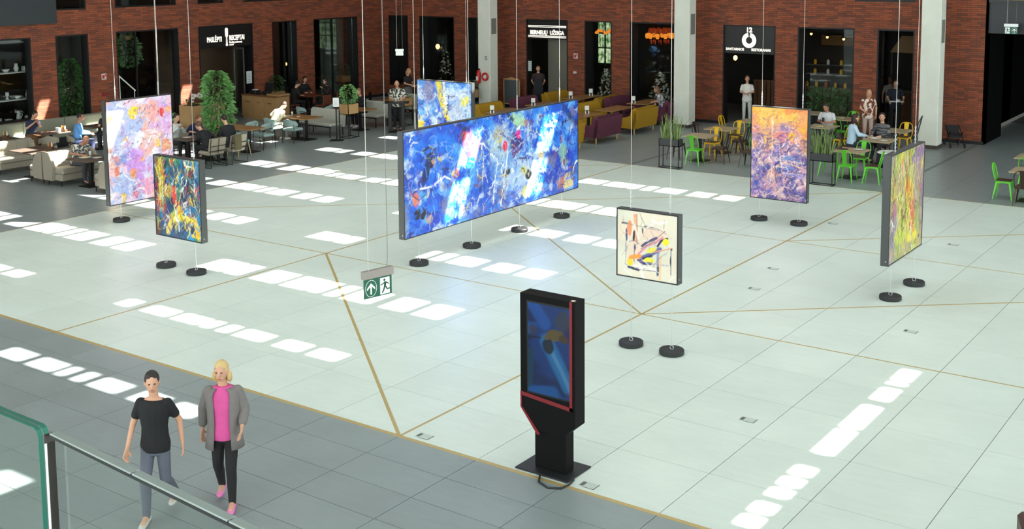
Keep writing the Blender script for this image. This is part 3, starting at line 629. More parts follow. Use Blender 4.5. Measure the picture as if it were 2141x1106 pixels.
def chain_mesh():
    mb = MB()
    for k in range(9):
        z = .035*k; q = k % 2
        pts = [(.011*cos(a*pi/4) if q else 0, 0 if q else .011*cos(a*pi/4), z + .024*sin(a*pi/4)) for a in range(8)]
        mb.tube(pts, .0045, 5, closed=True)
    return mb.mesh('chain', CHAINM)
def painting(name_label, canvas, cx, cy, zb, axis, hooks, depth=.13, rough=.35, extra=None):
    """axis 'x': runs along X and faces -Y; axis 'y': runs along Y and faces +X. hooks: offsets along the panel"""
    rz = 0 if axis == 'x' else pi/2
    t = thing('hanging_painting', name_label, 'painting', (cx, cy, zb), rz, 'double-sided paintings hanging over the floor')
    w, h = canvas.w, canvas.h; e = .018
    obj('canvas', canvas.mesh('canvas', rough), t, (0, -depth/2 - .002, 0))
    fm = MB().box(-w/2 - e, w/2 + e, -depth/2, depth/2, -e, h + e).mesh('frame_box', FRAMEM)
    obj('frame_box', fm, t)
    ed = MB()
    y0 = -depth/2 - .008
    for b in ((-w/2 - e, w/2 + e, -e, 0), (-w/2 - e, w/2 + e, h, h + e), (-w/2 - e, -w/2, 0, h), (w/2, w/2 + e, 0, h)):
        ed.box(b[0], b[1], y0, -depth/2, b[2], b[3])
    obj('edge_trim', ed.mesh('edge_trim', FRAMET), t)
    for sx in (-1, 1):
        obj('corner_screw', cm('screw', lambda: MB().cyl((-.004, 0, 0), (.004, 0, 0), .012, n=8).mesh('corner_screw', CHROME)), t, (sx*(w/2 + e + .003), -depth*.2, .06))
    for hx in hooks:
        obj('chain', cm('chain', chain_mesh), t, (hx, 0, h + .03))
        obj('cable', MB().tube([(hx, 0, h + .33), (hx, 0, ROOF_Z - zb)], .0038, 6).mesh('cable', CABLE), t)
    if extra: obj('turnbuckle', MB().tube([(extra, 0, h + .02), (extra + .1, 0, h + .36), (extra + .34, 0, h + .47), (extra + .04, 0, h + .12)], .012, 6).mesh('turnbuckle', BLACK), t)
    return t
painting('huge blue abstract painting with white scribbles, widest of all', art_blue_big(), -14.38, 19.45, .59, 'y', (-2.6, -.93, .74, 2.38))
for y, l in ((16.85, 'black disc weight under the nearest corner of the huge blue painting'), (18.51, 'black disc weight under the huge blue painting, second from its near end'), (20.19, 'black disc weight under the huge blue painting, second from its far end'), (21.84, 'black disc weight under the far end of the huge blue painting')):
    weight_disc(-14.34, y, .57, l)
painting('blue abstract painting with a yellow streak, behind the huge blue one', art_blue_back(), -19.68, 24.33, .55, 'x', (-.75, .72))
painting('pale lilac and pink abstract painting with a yellow spot', art_pink(), -22.4, 16.57, .42, 'y', (-.58, .58))
weight_disc(-22.38, 15.99, .40, 'black disc weight under the pale lilac painting')
painting('dark multicoloured abstract painting with a yellow arch at its foot', art_multi(), -17.79, 14.02, .64, 'x', (-.5, .44))
weight_disc(-18.29, 14.02, .62, 'black disc weight under the left end of the dark multicoloured painting'); weight_disc(-17.38, 14.0, .62, 'black disc weight under the right end of the dark multicoloured painting')
painting('square cream painting with a few ink and yellow brush strokes', art_cream(), -8.32, 15.03, 1.09, 'x', (-.31, .35))
weight_disc(-8.62, 15.03, 1.07, 'black disc weight under the left end of the cream painting'); weight_disc(-7.93, 15.03, 1.07, 'black disc weight under the right end of the cream painting')
painting('orange and violet abstract painting in front of the metal chairs', art_orange(), -10.08, 24.07, .52, 'x', (-.44, .5))
weight_disc(-10.54, 24.06, .5, 'black disc weight under the left end of the orange and violet painting'); weight_disc(-9.61, 24.06, .5, 'black disc weight under the right end of the orange and violet painting')
painting('yellow-green garden-like abstract painting seen nearly edge-on', art_garden(), -6.17, 20.14, .68, 'y', (-.52, .58), extra=.62)
weight_disc(-6.17, 19.6, .66, 'black disc weight under the near end of the yellow-green painting'); weight_disc(-6.11, 20.72, .66, 'black disc weight under the far end of the yellow-green painting')

# ------------------------------------------------------------------ information kiosk
KB = mat('kiosk_black', (15, 14, 15), .65, 0, .08, spec=.12)
RED = mat('kiosk_red', (118, 16, 24), .45, 0, .06)
k = thing('information_kiosk', 'tall black information kiosk with red trim and a dark blue screen', 'kiosk', (-7.17, 10.77, 0))
obj('base_plate', MB().rbox(-.39, .33, -.255, .255, 0, .02, .006).mesh('base_plate', mat('plate_black', (44, 46, 48), .45, .4, .08)), k)
obj('column', MB().rbox(-.215, .205, -.1, .08, .02, .62, .008).mesh('column', KB), k)
hd = MB(); sil = [(-.365, .74), (-.17, .48), (.215, .48), (.375, .62), (.375, 2.06), (-.365, 2.06)]
hd.prism(sil, (0, -.16, 0), (1, 0, 0), (0, 0, 1), (0, .2, 0)); obj('housing', hd.mesh('housing', KB), k)
sm = art_screen(); scr = obj('screen', sm.mesh('screen', .22), k, (.03, -.1645, .925))
obj('bezel', MB().box(-.275, .335, -.1635, -.160, .905, 1.99).mesh('bezel', mat('bezel_black', (14, 14, 15), .3)), k)
tr = MB(); y0, y1 = -.168, -.158
tr.box(.305, .34, y0, y1, .80, 2.06); tr.prism([(-.365, .86), (.34, .80), (.34, .845), (-.365, .905)], (0, y1, 0), (1, 0, 0), (0, 0, 1), (0, y0 - y1, 0))
tr.box(-.365, -.345, y0, y1, .74, .87); tr.prism([(-.365, .75), (-.365, .715), (-.13, .425), (-.10, .45)], (0, y1, 0), (1, 0, 0), (0, 0, 1), (0, y0 - y1, 0))
obj('red_trim', tr.mesh('red_trim', RED), k)
obj('label_tag', MB().box(.30, .345, -.13, -.09, 2.06, 2.064).mesh('label_tag', mat('tag_cream', (226, 206, 190), .5)), k)
cb = MB(); cb.tube([(-7.20, 10.5, .012), (-7.12, 10.36, .012), (-6.95, 10.29, .012), (-6.82, 10.36, .012), (-6.80, 10.5, .012), (-6.82, 10.62, .012)], .011, 6)
tag(obj('power_cable', smooth(cb.mesh('power_cable', RUBBER))), 'black power cable looped on the floor before the kiosk', 'cable')
# ================================================================== furniture builders (sitter faces local +Y)
def tolix_meshes(kind):
    colr = {'green': (96, 200, 44), 'yellow': (236, 186, 20), 'bronze': (62, 46, 38)}[kind]
    m = mat('lacquer_' + kind, colr, .32, .1 if kind != 'bronze' else .5, .08)
    wood = mat('dark_seat_wood', (74, 54, 38), .5, 0, .2, 4, stretch=(1, 8, 1))
    def leg(sx, sy):
        mb = MB(); a = Vector((sx*.165, sy*.165, .44)); b = Vector((sx*.215, sy*.225, 0)); w0, w1 = .045, .018
        rings = []
        for p, w in ((a, w0), (b, w1)):
            rings.append([p + Vector((sx*0, 0, 0)), p + Vector((-sx*w, 0, 0)), p + Vector((-sx*w*.7, -sy*w*.7, 0)), p + Vector((0, -sy*w, 0))])
        if sx*sy < 0: rings = [r[::-1] for r in rings]
        return mb.loft(rings).mesh('leg', m)
    d = {('leg', sx, sy): leg(sx, sy) for sx in (-1, 1) for sy in (-1, 1)}
    mb = MB(); mb.rbox(-.18, .18, -.18, .18, .425, .447, .008)
    for s in (-1, 1):      # curved skirts
        arc = [(-.165, .43), (.165, .43), (.165, .37), (.11, .40), (0, .41), (-.11, .40), (-.165, .37)]
        mb.prism(arc, (0, s*.17, 0), (1, 0, 0), (0, 0, 1), (0, .006, 0)); mb.prism(arc, (s*.17, 0, 0), (0, 1, 0), (0, 0, 1), (.006, 0, 0))
    d['seat'] = mb.mesh('seat', m)
    d['seat_pad'] = MB().rbox(-.175, .175, -.175, .175, .447, .462, .005).mesh('seat_pad', wood)
    hoop = [(-.175, -.17, .44), (-.19, -.2, .56), (-.19, -.235, .70), (-.165, -.255, .79), (-.1, -.268, .84), (0, -.272, .855), (.1, -.268, .84), (.165, -.255, .79), (.19, -.235, .70), (.19, -.2, .56), (.175, -.17, .44)]
    d['back_frame'] = smooth(MB().tube(hoop, .0115, 8).mesh('back_frame', m))
    sp = MB(); rings = []
    for z, y, w in ((.43, -.175, .05), (.56, -.2, .055), (.70, -.236, .062), (.845, -.268, .07)):
        rings.append([(-w, y, z), (w, y, z), (w, y - .006, z), (-w, y - .006, z)])
    d['splat'] = sp.loft(rings).mesh('splat', m)
    return d
def tolix(x, y, deg, kind, label, pad=True):
    d = cm('tolix_' + kind, lambda: tolix_meshes(kind))
    t = thing('metal_chair', label, 'chair', (x, y, 0), R(deg - 90), 'metal cafe chairs')
    for k, me in d.items():
        if k == 'seat_pad' and not pad: continue
        obj(k[0] if isinstance(k, tuple) else k, me, t)
CAFETOP = mat('limed_oak_top', (176, 156, 124), .45, 0, .16, 3, stretch=(1, 7, 1))
DARKTOP = mat('grey_brown_top', (92, 80, 70), .45, 0, .18, 3, stretch=(1, 7, 1))
def table(x, y, w, d, label, top=None, z=.74, poles=((0, 0),), rz=0.0, name='cafe_table', group='cafe tables'):
    top = top or CAFETOP
    t = thing(name, label, 'table', (x, y, 0), rz, group)
    obj('table_top', cm(('tt', w, d, z, top.name), lambda: MB().rbox(-w/2, w/2, -d/2, d/2, z - .03, z, .006).mesh('table_top', top)), t)
    for px, py in poles:
        obj('pedestal', cm(('pd', z), lambda: MB().rbox(-.04, .04, -.04, .04, .02, z - .03, .006).mesh('pedestal', BLACK)), t, (px, py, 0))
        obj('foot_plate', cm('fp', lambda: MB().rbox(-.24, .24, -.24, .24, 0, .02, .008).mesh('foot_plate', BLACK)), t, (px, py, 0))
    return t
def cushion(mb, x0, x1, y0, y1, z0, z1, b=.03): return mb.rbox(x0, x1, y0, y1, z0, z1, b)
FAB = {'mustard': mat('mustard_velvet', (164, 124, 14), .85, 0, .16, 30, .3), 'plum': mat('plum_velvet', (92, 42, 62), .85, 0, .16, 30, .3),
       'grey': mat('taupe_fabric', (150, 142, 126), .85, 0, .12, 26, .2), 'sage': mat('sage_fabric', (140, 142, 126), .8, 0, .08, 20, .1), 'pale': mat('pale_linen', (176, 176, 164), .85, 0, .08, 24, .2), 'mint': mat('mint_fabric', (150, 172, 168), .8, 0, .08, 20, .1), 'beige': mat('beige_fabric', (158, 148, 130), .85, 0, .1, 20, .1)}
def sofa(x, y, deg, fab, label, L=1.46):
    """two-seater with sloping arms and tapered wooden legs; faces local +Y"""
    m = FAB[fab]; D = .8
    t = thing('lounge_sofa', label, 'sofa', (x, y, 0), R(deg - 90), 'velvet sofas in facing pairs')
    k = ('sofa', fab, L)
    def base(): return MB().rbox(-L/2 + .1, L/2 - .1, -D/2 + .12, D/2, .2, .36, .02).mesh('base', m)
    def seat(): return MB().rbox(-L/4 + .055, L/4 - .055, -D/2 + .2, D/2 + .02, .36, .47, .03).mesh('seat_cushion', m)
    def back():
        mb = MB(); mb.loft([[(-L/2, -D/2 + .06, .2), (L/2, -D/2 + .06, .2), (L/2, -D/2 + .2, .2), (-L/2, -D/2 + .2, .2)], [(-L/2, -D/2 - .03, .82), (L/2, -D/2 - .03, .82), (L/2, -D/2 + .1, .82), (-L/2, -D/2 + .1, .82)]]); return mb.mesh('backrest', m)
    def bc(): 
        mb = MB(); a, b = -L/4 + .02, L/4 - .02; mb.loft([[(a, -D/2 + .17, .46), (b, -D/2 + .17, .46), (b, -D/2 + .33, .46), (a, -D/2 + .33, .46)], [(a, -D/2 + .07, .80), (b, -D/2 + .07, .80), (b, -D/2 + .24, .80), (a, -D/2 + .24, .80)], [(a + .03, -D/2 + .04, .87), (b - .03, -D/2 + .04, .87), (b - .03, -D/2 + .17, .87), (a + .03, -D/2 + .17, .87)]]); return mb.mesh('back_cushion', m)
    def arm():
        mb = MB(); pr_ = [(-D/2 + .1, .2), (D/2 - .02, .2), (D/2, .52), (.1, .55), (-.12, .62), (-D/2 + .02, .80), (-D/2, .5)]
        mb.prism(pr_, (0, 0, 0), (0, 1, 0), (0, 0, 1), (.11, 0, 0)); return mb.mesh('armrest', m)
    def leg(): return MB().lathe([(.016, 0), (.03, .2)], 10).mesh('leg', mat('beech_leg', (196, 164, 118), .5, 0, .12))
    obj('base', cm(k + ('b',), base), t); obj('backrest', cm(k + ('r',), back), t)
    for s in (-1, 1):
        obj('seat_cushion', cm(k + ('s',), seat), t, (s*(L/4 - .05), 0, 0)); obj('back_cushion', cm(k + ('c',), bc), t, (s*(L/4 - .03), 0, 0))
        obj('armrest', cm(k + ('a',), arm), t, (-L/2 - .0 if s < 0 else L/2 - .11, 0, 0))
        for q in (-D/2 + .14, D/2 - .08): obj('leg', cm('sofaleg', leg), t, (s*(L/2 - .09), q, 0))
    return t
def booth(x, y, deg, label, L=1.35, fab='grey', two=False):
    """upholstered booth seat with tufted back, wing ends and dark pin legs"""
    m = FAB[fab]; t = thing('booth_sofa', label, 'sofa', (x, y, 0), R(deg - 90), 'booth seats of the left cafe')
    k = ('booth', L, fab)
    def seat(): return MB().rbox(-L/2 + .07, L/2 - .07, -.2, .36, .3, .46, .04).rbox(-L/2 + .07, L/2 - .07, -.25, .33, .14, .31, .02).mesh('seat', m)
    def bk():
        mb = MB(); mb.loft([[(-.001, -.3, .14), (L/3 - .008, -.3, .14), (L/3 - .008, -.16, .14), (-.001, -.16, .14)], [(-.001, -.36, .80), (L/3 - .008, -.36, .80), (L/3 - .008, -.2, .80), (-.001, -.2, .80)], [(.01, -.35, .84), (L/3 - .02, -.35, .84), (L/3 - .02, -.24, .84), (.01, -.24, .84)]]); return mb.mesh('back_panel', m)
    def wing():
        mb = MB(); mb.prism([(-.36, .14), (.02, .14), (.06, .5), (-.05, .74), (-.2, .85), (-.38, .86)], (0, 0, 0), (0, 1, 0), (0, 0, 1), (.09, 0, 0)); return mb.mesh('wing', m)
    obj('seat', cm(k + ('s',), seat), t)
    for i in range(3): obj('back_panel', cm(k + ('b',), bk), t, (-L/2 + i*L/3, 0, 0))
    for s in (-L/2 - .02, L/2 - .07): obj('wing', cm(k + ('w',), wing), t, (s, 0, 0))
    for sx in (-1, 1):
        for q in (-.28, .28): obj('leg', cm('pinleg', lambda: MB().lathe([(.012, 0), (.02, .14)], 8).mesh('leg', BLACK)), t, (sx*(L/2 - .08), q, 0))
    return t
def banquette(x, y, deg, label, L=1.4, fab='pale', tag_group='pale linen bench sofas'):
    m = FAB[fab]; t = thing('bench_sofa', label, 'sofa', (x, y, 0), R(deg - 90), tag_group); k = ('banq', L, fab)
    obj('seat', cm(k + ('s',), lambda: MB().rbox(-L/2, L/2, -.25, .36, .36, .46, .03).mesh('seat', m)), t)
    obj('backrest', cm(k + ('b',), lambda: MB().loft([[(-L/2, -.32, .30), (L/2, -.32, .30), (L/2, -.22, .30), (-L/2, -.22, .30)], [(-L/2, -.40, .80), (L/2, -.40, .80), (L/2, -.26, .80), (-L/2, -.26, .80)], [(-L/2 + .03, -.39, .85), (L/2 - .03, -.39, .85), (L/2 - .03, -.30, .85), (-L/2 + .03, -.30, .85)]]).mesh('backrest', m)), t)
    btn = cm(('btn', fab), lambda: MB().ell((0, 0, 0), .018, .01, .018, 8, 5).mesh('button', m))
    for i in range(4): obj('button', btn, t, (-L/2 + L*(i + .5)/4, -.235, .62), (R(-12), 0, 0))
    obj('frame_rail', cm(k + ('r',), lambda: MB().box(-L/2 + .03, L/2 - .03, -.3, -.27, .3, .34).box(-L/2 + .03, L/2 - .03, .3, .33, .32, .36).mesh('frame_rail', BLACK)), t)
    for sx in (-1, 1):
        for q in (-.285, .315): obj('leg', cm('bql', lambda: MB().rbox(-.014, .014, -.014, .014, 0, .34, .003).mesh('leg', BLACK)), t, (sx*(L/2 - .06), q, 0))
    return t
def mint_chair(x, y, deg, label, fab='mint', wood=False):
    m = FAB[fab]; t = thing('upholstered_armchair', label, 'chair', (x, y, 0), R(deg - 90), 'upholstered armchairs')
    k = ('mint', fab)
    obj('seat', cm(k + ('s',), lambda: MB().rbox(-.24, .24, -.23, .25, .40, .48, .03).mesh('seat', m)), t)
    def shell():
        rings = []
        for i in range(13):
            a = R(198 + 144*i/12); h = .80 - .10*abs(i - 6)/6 - (.06 if i in (0, 12) else 0); r0, r1 = .245, .29
            c, s_ = cos(a), sin(a); rings.append([(c*r0, s_*r0 + .02, .56), (c*r1, s_*r1 + .02, .56), (c*(r1 + .02), s_*(r1 + .03) + .02, h), (c*(r0 + .02), s_*(r0 + .03) + .02, h)])
        return smooth(MB().loft(rings).mesh('backrest', m), False)
    obj('backrest', cm(k + ('b',), shell), t)
    for sx in (-1, 1):
        for sy in (-1, 1):
            if wood: me = cm(('wl', sx, sy), lambda: MB().cyl((sx*.2, sy*.2, .41), (sx*.25, sy*.25, 0), .024, .013, 8).mesh('leg', mat('beech_leg', (196, 164, 118), .5, 0, .12)))
            else: me = cm(('ml', sx, sy), lambda: MB().tube([(sx*.22, sy*.22 + .02, .60 if sy < 0 else .62), (sx*.24, sy*.23 + .02, .3), (sx*.25, sy*.25 + .02, 0)], .010, 6).mesh('leg', BLACK))
            obj('leg', me, t)
    for sx in (-1, 1): obj('armrest', cm(('ma', sx), lambda: MB().tube([(sx*.285, -.06, .66), (sx*.285, .1, .655), (sx*.235, .25, .62)], .014, 6).mesh('armrest', BLACK)), t)
    return t
def frame_chair(x, y, deg, label):
    """beige cushions in a black rod frame"""
    m = FAB['beige']; t = thing('rod_frame_chair', label, 'chair', (x, y, 0), R(deg - 90), 'rod frame chairs')
    obj('seat_cushion', cm('fcs', lambda: MB().rbox(-.27, .27, -.24, .28, .36, .46, .03).mesh('seat_cushion', m)), t)
    obj('back_cushion', cm('fcb', lambda: MB().loft([[(-.27, -.25, .48), (.27, -.25, .48), (.27, -.17, .48), (-.27, -.17, .48)], [(-.27, -.33, .84), (.27, -.33, .84), (.27, -.24, .84), (-.27, -.24, .84)]]).mesh('back_cushion', m)), t)
    for sx in (-1, 1):
        obj('side_frame', cm(('fcl', sx), lambda: MB().tube([(sx*.29, .3, .36), (sx*.29, .3, .012), (sx*.29, -.3, .012), (sx*.29, -.30, .6), (sx*.29, -.345, .84)], .012, 6).mesh('side_frame', BLACK)), t)
    for z, yy in ((.62, -.29), (.48, -.262)):
        obj('back_bar', cm(('fcr', z), lambda: MB().tube([(-.29, yy, z), (.29, yy, z)], .011, 6).mesh('back_bar', BLACK)), t)
    obj('back_bar', cm('fcv', lambda: MB().tube([(0, -.345, .84), (0, -.27, .4)], .010, 6).mesh('back_bar', BLACK)), t)
    obj('seat_bar', cm('fcu', lambda: MB().tube([(-.29, .24, .355), (.29, .24, .355)], .01, 6).tube([(-.29, -.2, .355), (.29, -.2, .355)], .01, 6).mesh('seat_bar', BLACK)), t)
    return t

# ================================================================== plants
LEAF = mat('ficus_leaf', (116, 166, 96), .35, 0, .35, 60)
LEAFD = mat('dark_leaf', (46, 84, 44), .45, 0, .35, 60)
BLADE = mat('blade_leaf', (112, 132, 74), .4, 0, .35, 12, stretch=(1, 1, .2))
BARK = mat('bark', (110, 90, 66), .8, 0, .2)
def foliage(key, n, fn, size, m, seed=1, droop=.4):
    """n leaves, each a folded pointed blade, placed by fn(random) -> (point, outward direction)"""
    def make():
        rd = random.Random(seed); mb = MB()
        for _ in range(n):
            p, d = fn(rd); p = Vector(p); d = Vector(d); d.z -= droop * (.4 + rd.random()); d.normalize()
            L = size * (.7 + .6*rd.random()); s = d.orthogonal(); s.rotate(Matrix.Rotation(rd.random()*6.28, 3, d)); s.normalize(); w = L*.24
            mid = p + d*L*.5; nrm = d.cross(s)*L*.07
            mb.add([p, mid + s*w + nrm, p + d*L, mid - s*w + nrm], [(0, 1, 2), (0, 2, 3)])
        return mb.mesh('foliage', m)
    return cm(('fol', key), make)
def crown(rx, ry, z0, z1, fill=.55):
    def fn(rd):
        a = rd.random()*6.283; t = rd.random(); z = z0 + (z1 - z0)*t; k = (1 - abs(2*t - 1)**3.2)**.6*(.88 + .14*sin(9*t + 3*a)*cos(2*a + 5*t)) + .04
        r = (fill + (1 - fill)*rd.random()**.6) * k * (.85 + .3*rd.random()); d = (cos(a), sin(a), .35*(2*t - 1))
        return (rx*r*cos(a), ry*r*sin(a), z), d
    return fn
def tree(x, y, h, rx, z0, label, n=1500, leaf=.11, name='ficus_tree', m=None, seed=3):
    t = thing(name, label, 'plant', (x, y, 0)); o = obj('foliage', foliage((label,), n, crown(rx, rx, z0, h), leaf, m or LEAF, seed), t); o['kind'] = 'stuff'
    for k in range(3): obj('stem', MB().tube([(.03*cos(2.1*k), .03*sin(2.1*k), .35), (.09*cos(2.1*k + 1), .09*sin(2.1*k + 1), z0 + .3), (.25*rx*cos(2.1*k), .25*rx*sin(2.1*k), h*.75)], [.022, .016, .008], 6).mesh('stem', BARK), t)
    obj('pot', MB().lathe([(.16, 0), (.22, .36), (.21, .40), (.19, .40), (.18, .35)], 16).mesh('pot', mat('grey_pot', (90, 88, 84), .7)), t)
    return t
def box_planter(x, y, w, d, z0, z1, label, rz=0.0, plant='bush', boxm=None, ph=.55, seed=1, legs=True, n=380, leafm=None, name='planter_box', leaf=.09):
    t = thing(name, label, 'planter', (x, y, 0), rz); bm = boxm or WOODT
    obj('box', MB().box(-w/2, w/2, -d/2, d/2, z0, z0 + .02).box(-w/2, -w/2 + .02, -d/2, d/2, z0, z1).box(w/2 - .02, w/2, -d/2, d/2, z0, z1).box(-w/2, w/2, -d/2, -d/2 + .02, z0, z1).box(-w/2, w/2, d/2 - .02, d/2, z0, z1).mesh('box', bm), t)
    obj('soil', MB().box(-w/2 + .02, w/2 - .02, -d/2 + .02, d/2 - .02, z1 - .06, z1 - .03).mesh('soil', mat('soil', (48, 38, 30), .9)), t)
    if legs and z0 > .05:
        for sx in (-1, 1):
            for sy in (-1, 1): obj('leg', MB().box(sx*(w/2 - .012) - .01, sx*(w/2 - .012) + .01, sy*(d/2 - .012) - .01, sy*(d/2 - .012) + .01, 0, z0).mesh('leg', BLACK), t)
        obj('foot_frame', MB().box(-w/2, w/2, -d/2, -d/2 + .02, 0, .02).box(-w/2, w/2, d/2 - .02, d/2, 0, .02).box(-w/2, -w/2 + .02, -d/2, d/2, 0, .02).box(w/2 - .02, w/2, -d/2, d/2, 0, .02).mesh('foot_frame', BLACK), t)
    if plant == 'bush':
        o = obj('foliage', foliage((label,), n, crown(w*.62, d*.56, z1 - .05, z1 + ph), leaf, leafm or LEAFD, seed), t); o['kind'] = 'stuff'
    elif plant == 'blades':
        rd = random.Random(seed)
        def blade(L, bend):
            mb = MB(); rings = []
            for i in range(5):
                q = i/4; w_ = .016*(1 - q**2.2) + .001; zz = L*q*(1 - .12*bend*q); yy = bend*L*.45*q*q; rings.append([(-w_, yy, zz), (0, yy + .006, zz), (w_, yy, zz), (0, yy - .003, zz)])
            return mb.loft(rings).mesh('leaf', BLADE)
        var = [cm(('blade', i), lambda: blade(.46 + .06*i, .12 + .24*(i % 4))) for i in range(7)]
        for i in range(54):
            obj('leaf', rd.choice(var), t, ((rd.random() - .5)*(w - .12), (rd.random() - .5)*(d - .1), z1 - .05), (R(-12 + 24*rd.random()), R(-16 + 32*rd.random()), rd.random()*6.28))
    return t
# ================================================================== cafe with coloured metal chairs (right)
for x, y, l in ((-15.1, 30.25, 'square oak cafe table nearest the left planter of spiky leaves'), (-15.2, 31.85, 'square oak cafe table behind the one by the left spiky planter'), (-15.1, 33.8, 'square oak cafe table before the door with the ring sign'),
                (-12.75, 30.4, 'square oak cafe table hidden behind the orange and violet painting'), (-12.85, 33.85, 'square oak cafe table where a man in a grey polo sits'), (-10.6, 30.05, 'square oak cafe table with two green chairs beside the right spiky planter'),
                (-10.57, 32.15, 'square oak cafe table with a white platter, behind the light blue shirt'), (-10.75, 34.2, 'empty square oak cafe table next to the right column'), (-12.95, 35.85, 'square oak cafe table between two green chairs near the back wall'),
                (-14.1, 36.65, 'square oak cafe table against the window full of greenery'), (-6.05, 29.42, 'square oak cafe table at the right edge, nearer one'), (-6.4, 31.5, 'square oak cafe table at the right edge, farther one')):
    table(x, y, .8, .8, l)
tolix(-14.95, 29.62, 95, 'green', 'green metal chair beside the left spiky planter, back to us', False)
tolix(-14.45, 30.2, 182, 'bronze', 'dark bronze metal chair at the right of the first oak table')
tolix(-15.8, 30.15, 0, 'bronze', 'dark bronze metal chair half hidden behind the left spiky planter')
tolix(-15.08, 31.0, 268, 'yellow', 'yellow metal chair facing us between the first two oak tables')
tolix(-14.55, 31.75, 182, 'bronze', 'dark bronze metal chair at the right of the second oak table')
tolix(-15.9, 31.95, 0, 'bronze', 'dark bronze metal chair at the far left of the second oak table')
tolix(-15.1, 32.62, 268, 'yellow', 'yellow metal chair behind the second oak table')
tolix(-14.6, 33.15, 90, 'green', 'green metal chair back to back with a yellow one')
tolix(-15.85, 33.7, 0, 'yellow', 'yellow metal chair seen narrow, left of the table at the ring-sign door')
tolix(-13.5, 30.05, 0, 'bronze', 'dark bronze metal chair at the left edge of the orange painting')
tolix(-10.5, 29.48, 90, 'green', 'green metal chair back to us at the right spiky planter', False)
tolix(-9.88, 29.62, 188, 'green', 'green metal chair in profile beside the yellow-green painting')
tolix(-11.2, 30.02, 0, 'green', 'green metal chair with legs showing behind the right spiky planter')
tolix(-10.6, 30.78, 270, 'green', 'green metal chair facing us beyond the table by the right spiky planter')
tolix(-12.15, 33.6, 172, 'yellow', 'yellow metal chair beside the man in the grey polo')
tolix(-10.75, 34.95, 270, 'yellow', 'yellow metal chair behind the empty table near the right column')
tolix(-10.05, 32.95, 200, 'bronze', 'dark bronze metal chair between the platter table and the right column')
tolix(-12.95, 36.6, 270, 'green', 'green metal chair facing us against the back wall')
tolix(-12.85, 35.15, 90, 'green', 'green metal chair back to us near the back wall', False)
tolix(-6.62, 29.42, 2, 'green', 'green metal chair in profile at the right edge of the picture')
tolix(-6.05, 28.85, 92, 'bronze', 'dark bronze metal chair back to us at the right edge')
tolix(-6.4, 30.9, 90, 'green', 'green metal chair between the two tables at the right edge', False)
tolix(-6.1, 32.2, 270, 'green', 'green metal chair behind the farthest table at the right edge')
CHAR = mat('charcoal_planter', (46, 48, 50), .5, .1, .06)
box_planter(-15.26, 28.77, .62, .25, .62, .82, 'charcoal planter of spiky leaves on a rod frame, left of the orange painting', plant='blades', boxm=CHAR, seed=4)
box_planter(-10.87, 28.72, .62, .25, .62, .82, 'charcoal planter of spiky leaves on a rod frame, right of the orange painting', plant='blades', boxm=CHAR, seed=9)
# crockery
PLATE = mat('white_porcelain', (236, 236, 232), .25, 0, .02)
def plate(x, y, z, r, label, food=None):
    z += .001
    t = thing('dinner_plate', label, 'plate', (x, y, z), 0, 'plates on the tables')
    obj('dish', cm(('plate', r), lambda: smooth(MB().lathe([(r*.5, 0), (r*.6, .004), (r, .018), (r, .022), (r*.6, .010), (.001, .008)], 20).mesh('dish', PLATE))), t)
    if food: obj('food', cm(('food', food), lambda: MB().ell((0, 0, .012), r*.5, r*.42, .03, 9, 5).mesh('food', mat('food_%d' % food[0], food, .7, 0, .3, 30))), t)
plate(-12.9, 33.72, .74, .15, 'white plate of food before the man in the grey polo', (176, 150, 70))
plate(-10.75, 32.3, .74, .17, 'white platter on the table behind the light blue shirt', (214, 206, 190))
plate(-10.4, 32.0, .74, .12, 'small white plate beside the platter')
plate(-13.0, 35.85, .74, .14, 'white plate on the table between two green chairs', (170, 140, 90))
plate(-10.45, 30.15, .74, .13, 'white plate on the table at the right spiky planter')
tag(obj('food_tray', MB().rbox(-10.95, -10.7, 29.95, 30.12, .74, .76, .005).box(-10.93, -10.85, 29.98, 30.05, .76, .82).mesh('food_tray', mat('dark_tray', (70, 50, 40), .5))), 'dark little tray on the table at the right spiky planter', 'tray')
st = thing('round_stool_table', 'white round-topped side table next to the yellow-green painting', 'table', (-9.75, 30.55, 0))
obj('round_top', MB().lathe([(.02, .66), (.30, .66), (.32, .68), (.30, .70), (.001, .70)], 24).mesh('round_top', PLATE), st); obj('stem', MB().lathe([(.2, 0), (.2, .02), (.03, .04), (.03, .66)], 14).mesh('stem', BLACK), st)

# ================================================================== velvet sofa lounge (middle)
for x, y, deg, f, l in ((-19.42, 29.55, 180, 'mustard', 'mustard sofa whose back corner shows at the huge painting\'s right end'), (-19.42, 31.8, 180, 'plum', 'plum sofa with its back to us, nearest the pale floor'), (-19.42, 34.2, 180, 'mustard', 'mustard sofa with its back to us, left of the middle column'), (-19.42, 36.4, 180, 'plum', 'plum sofa behind the middle column where someone sits'),
                        (-21.15, 34.2, 0, 'mustard', 'mustard sofa facing us across the third sofa table'), (-21.15, 36.3, 0, 'plum', 'plum sofa facing us near the chandelier window'), (-22.05, 36.1, 180, 'mustard', 'mustard sofa back to back with the plum one at the narrow window'),
                        (-23.95, 32.3, 0, 'mustard', 'mustard sofa facing us at the foot of the chalkboard'), (-23.95, 34.45, 0, 'plum', 'plum sofa facing us in front of the waitress'), (-23.95, 36.5, 0, 'mustard', 'mustard sofa facing us under the lettered door')):
    sofa(x, y, deg, f, l)
OAKW = mat('warm_oak_top', (158, 116, 72), .4, 0, .2, 3, stretch=(8, 1, 1))
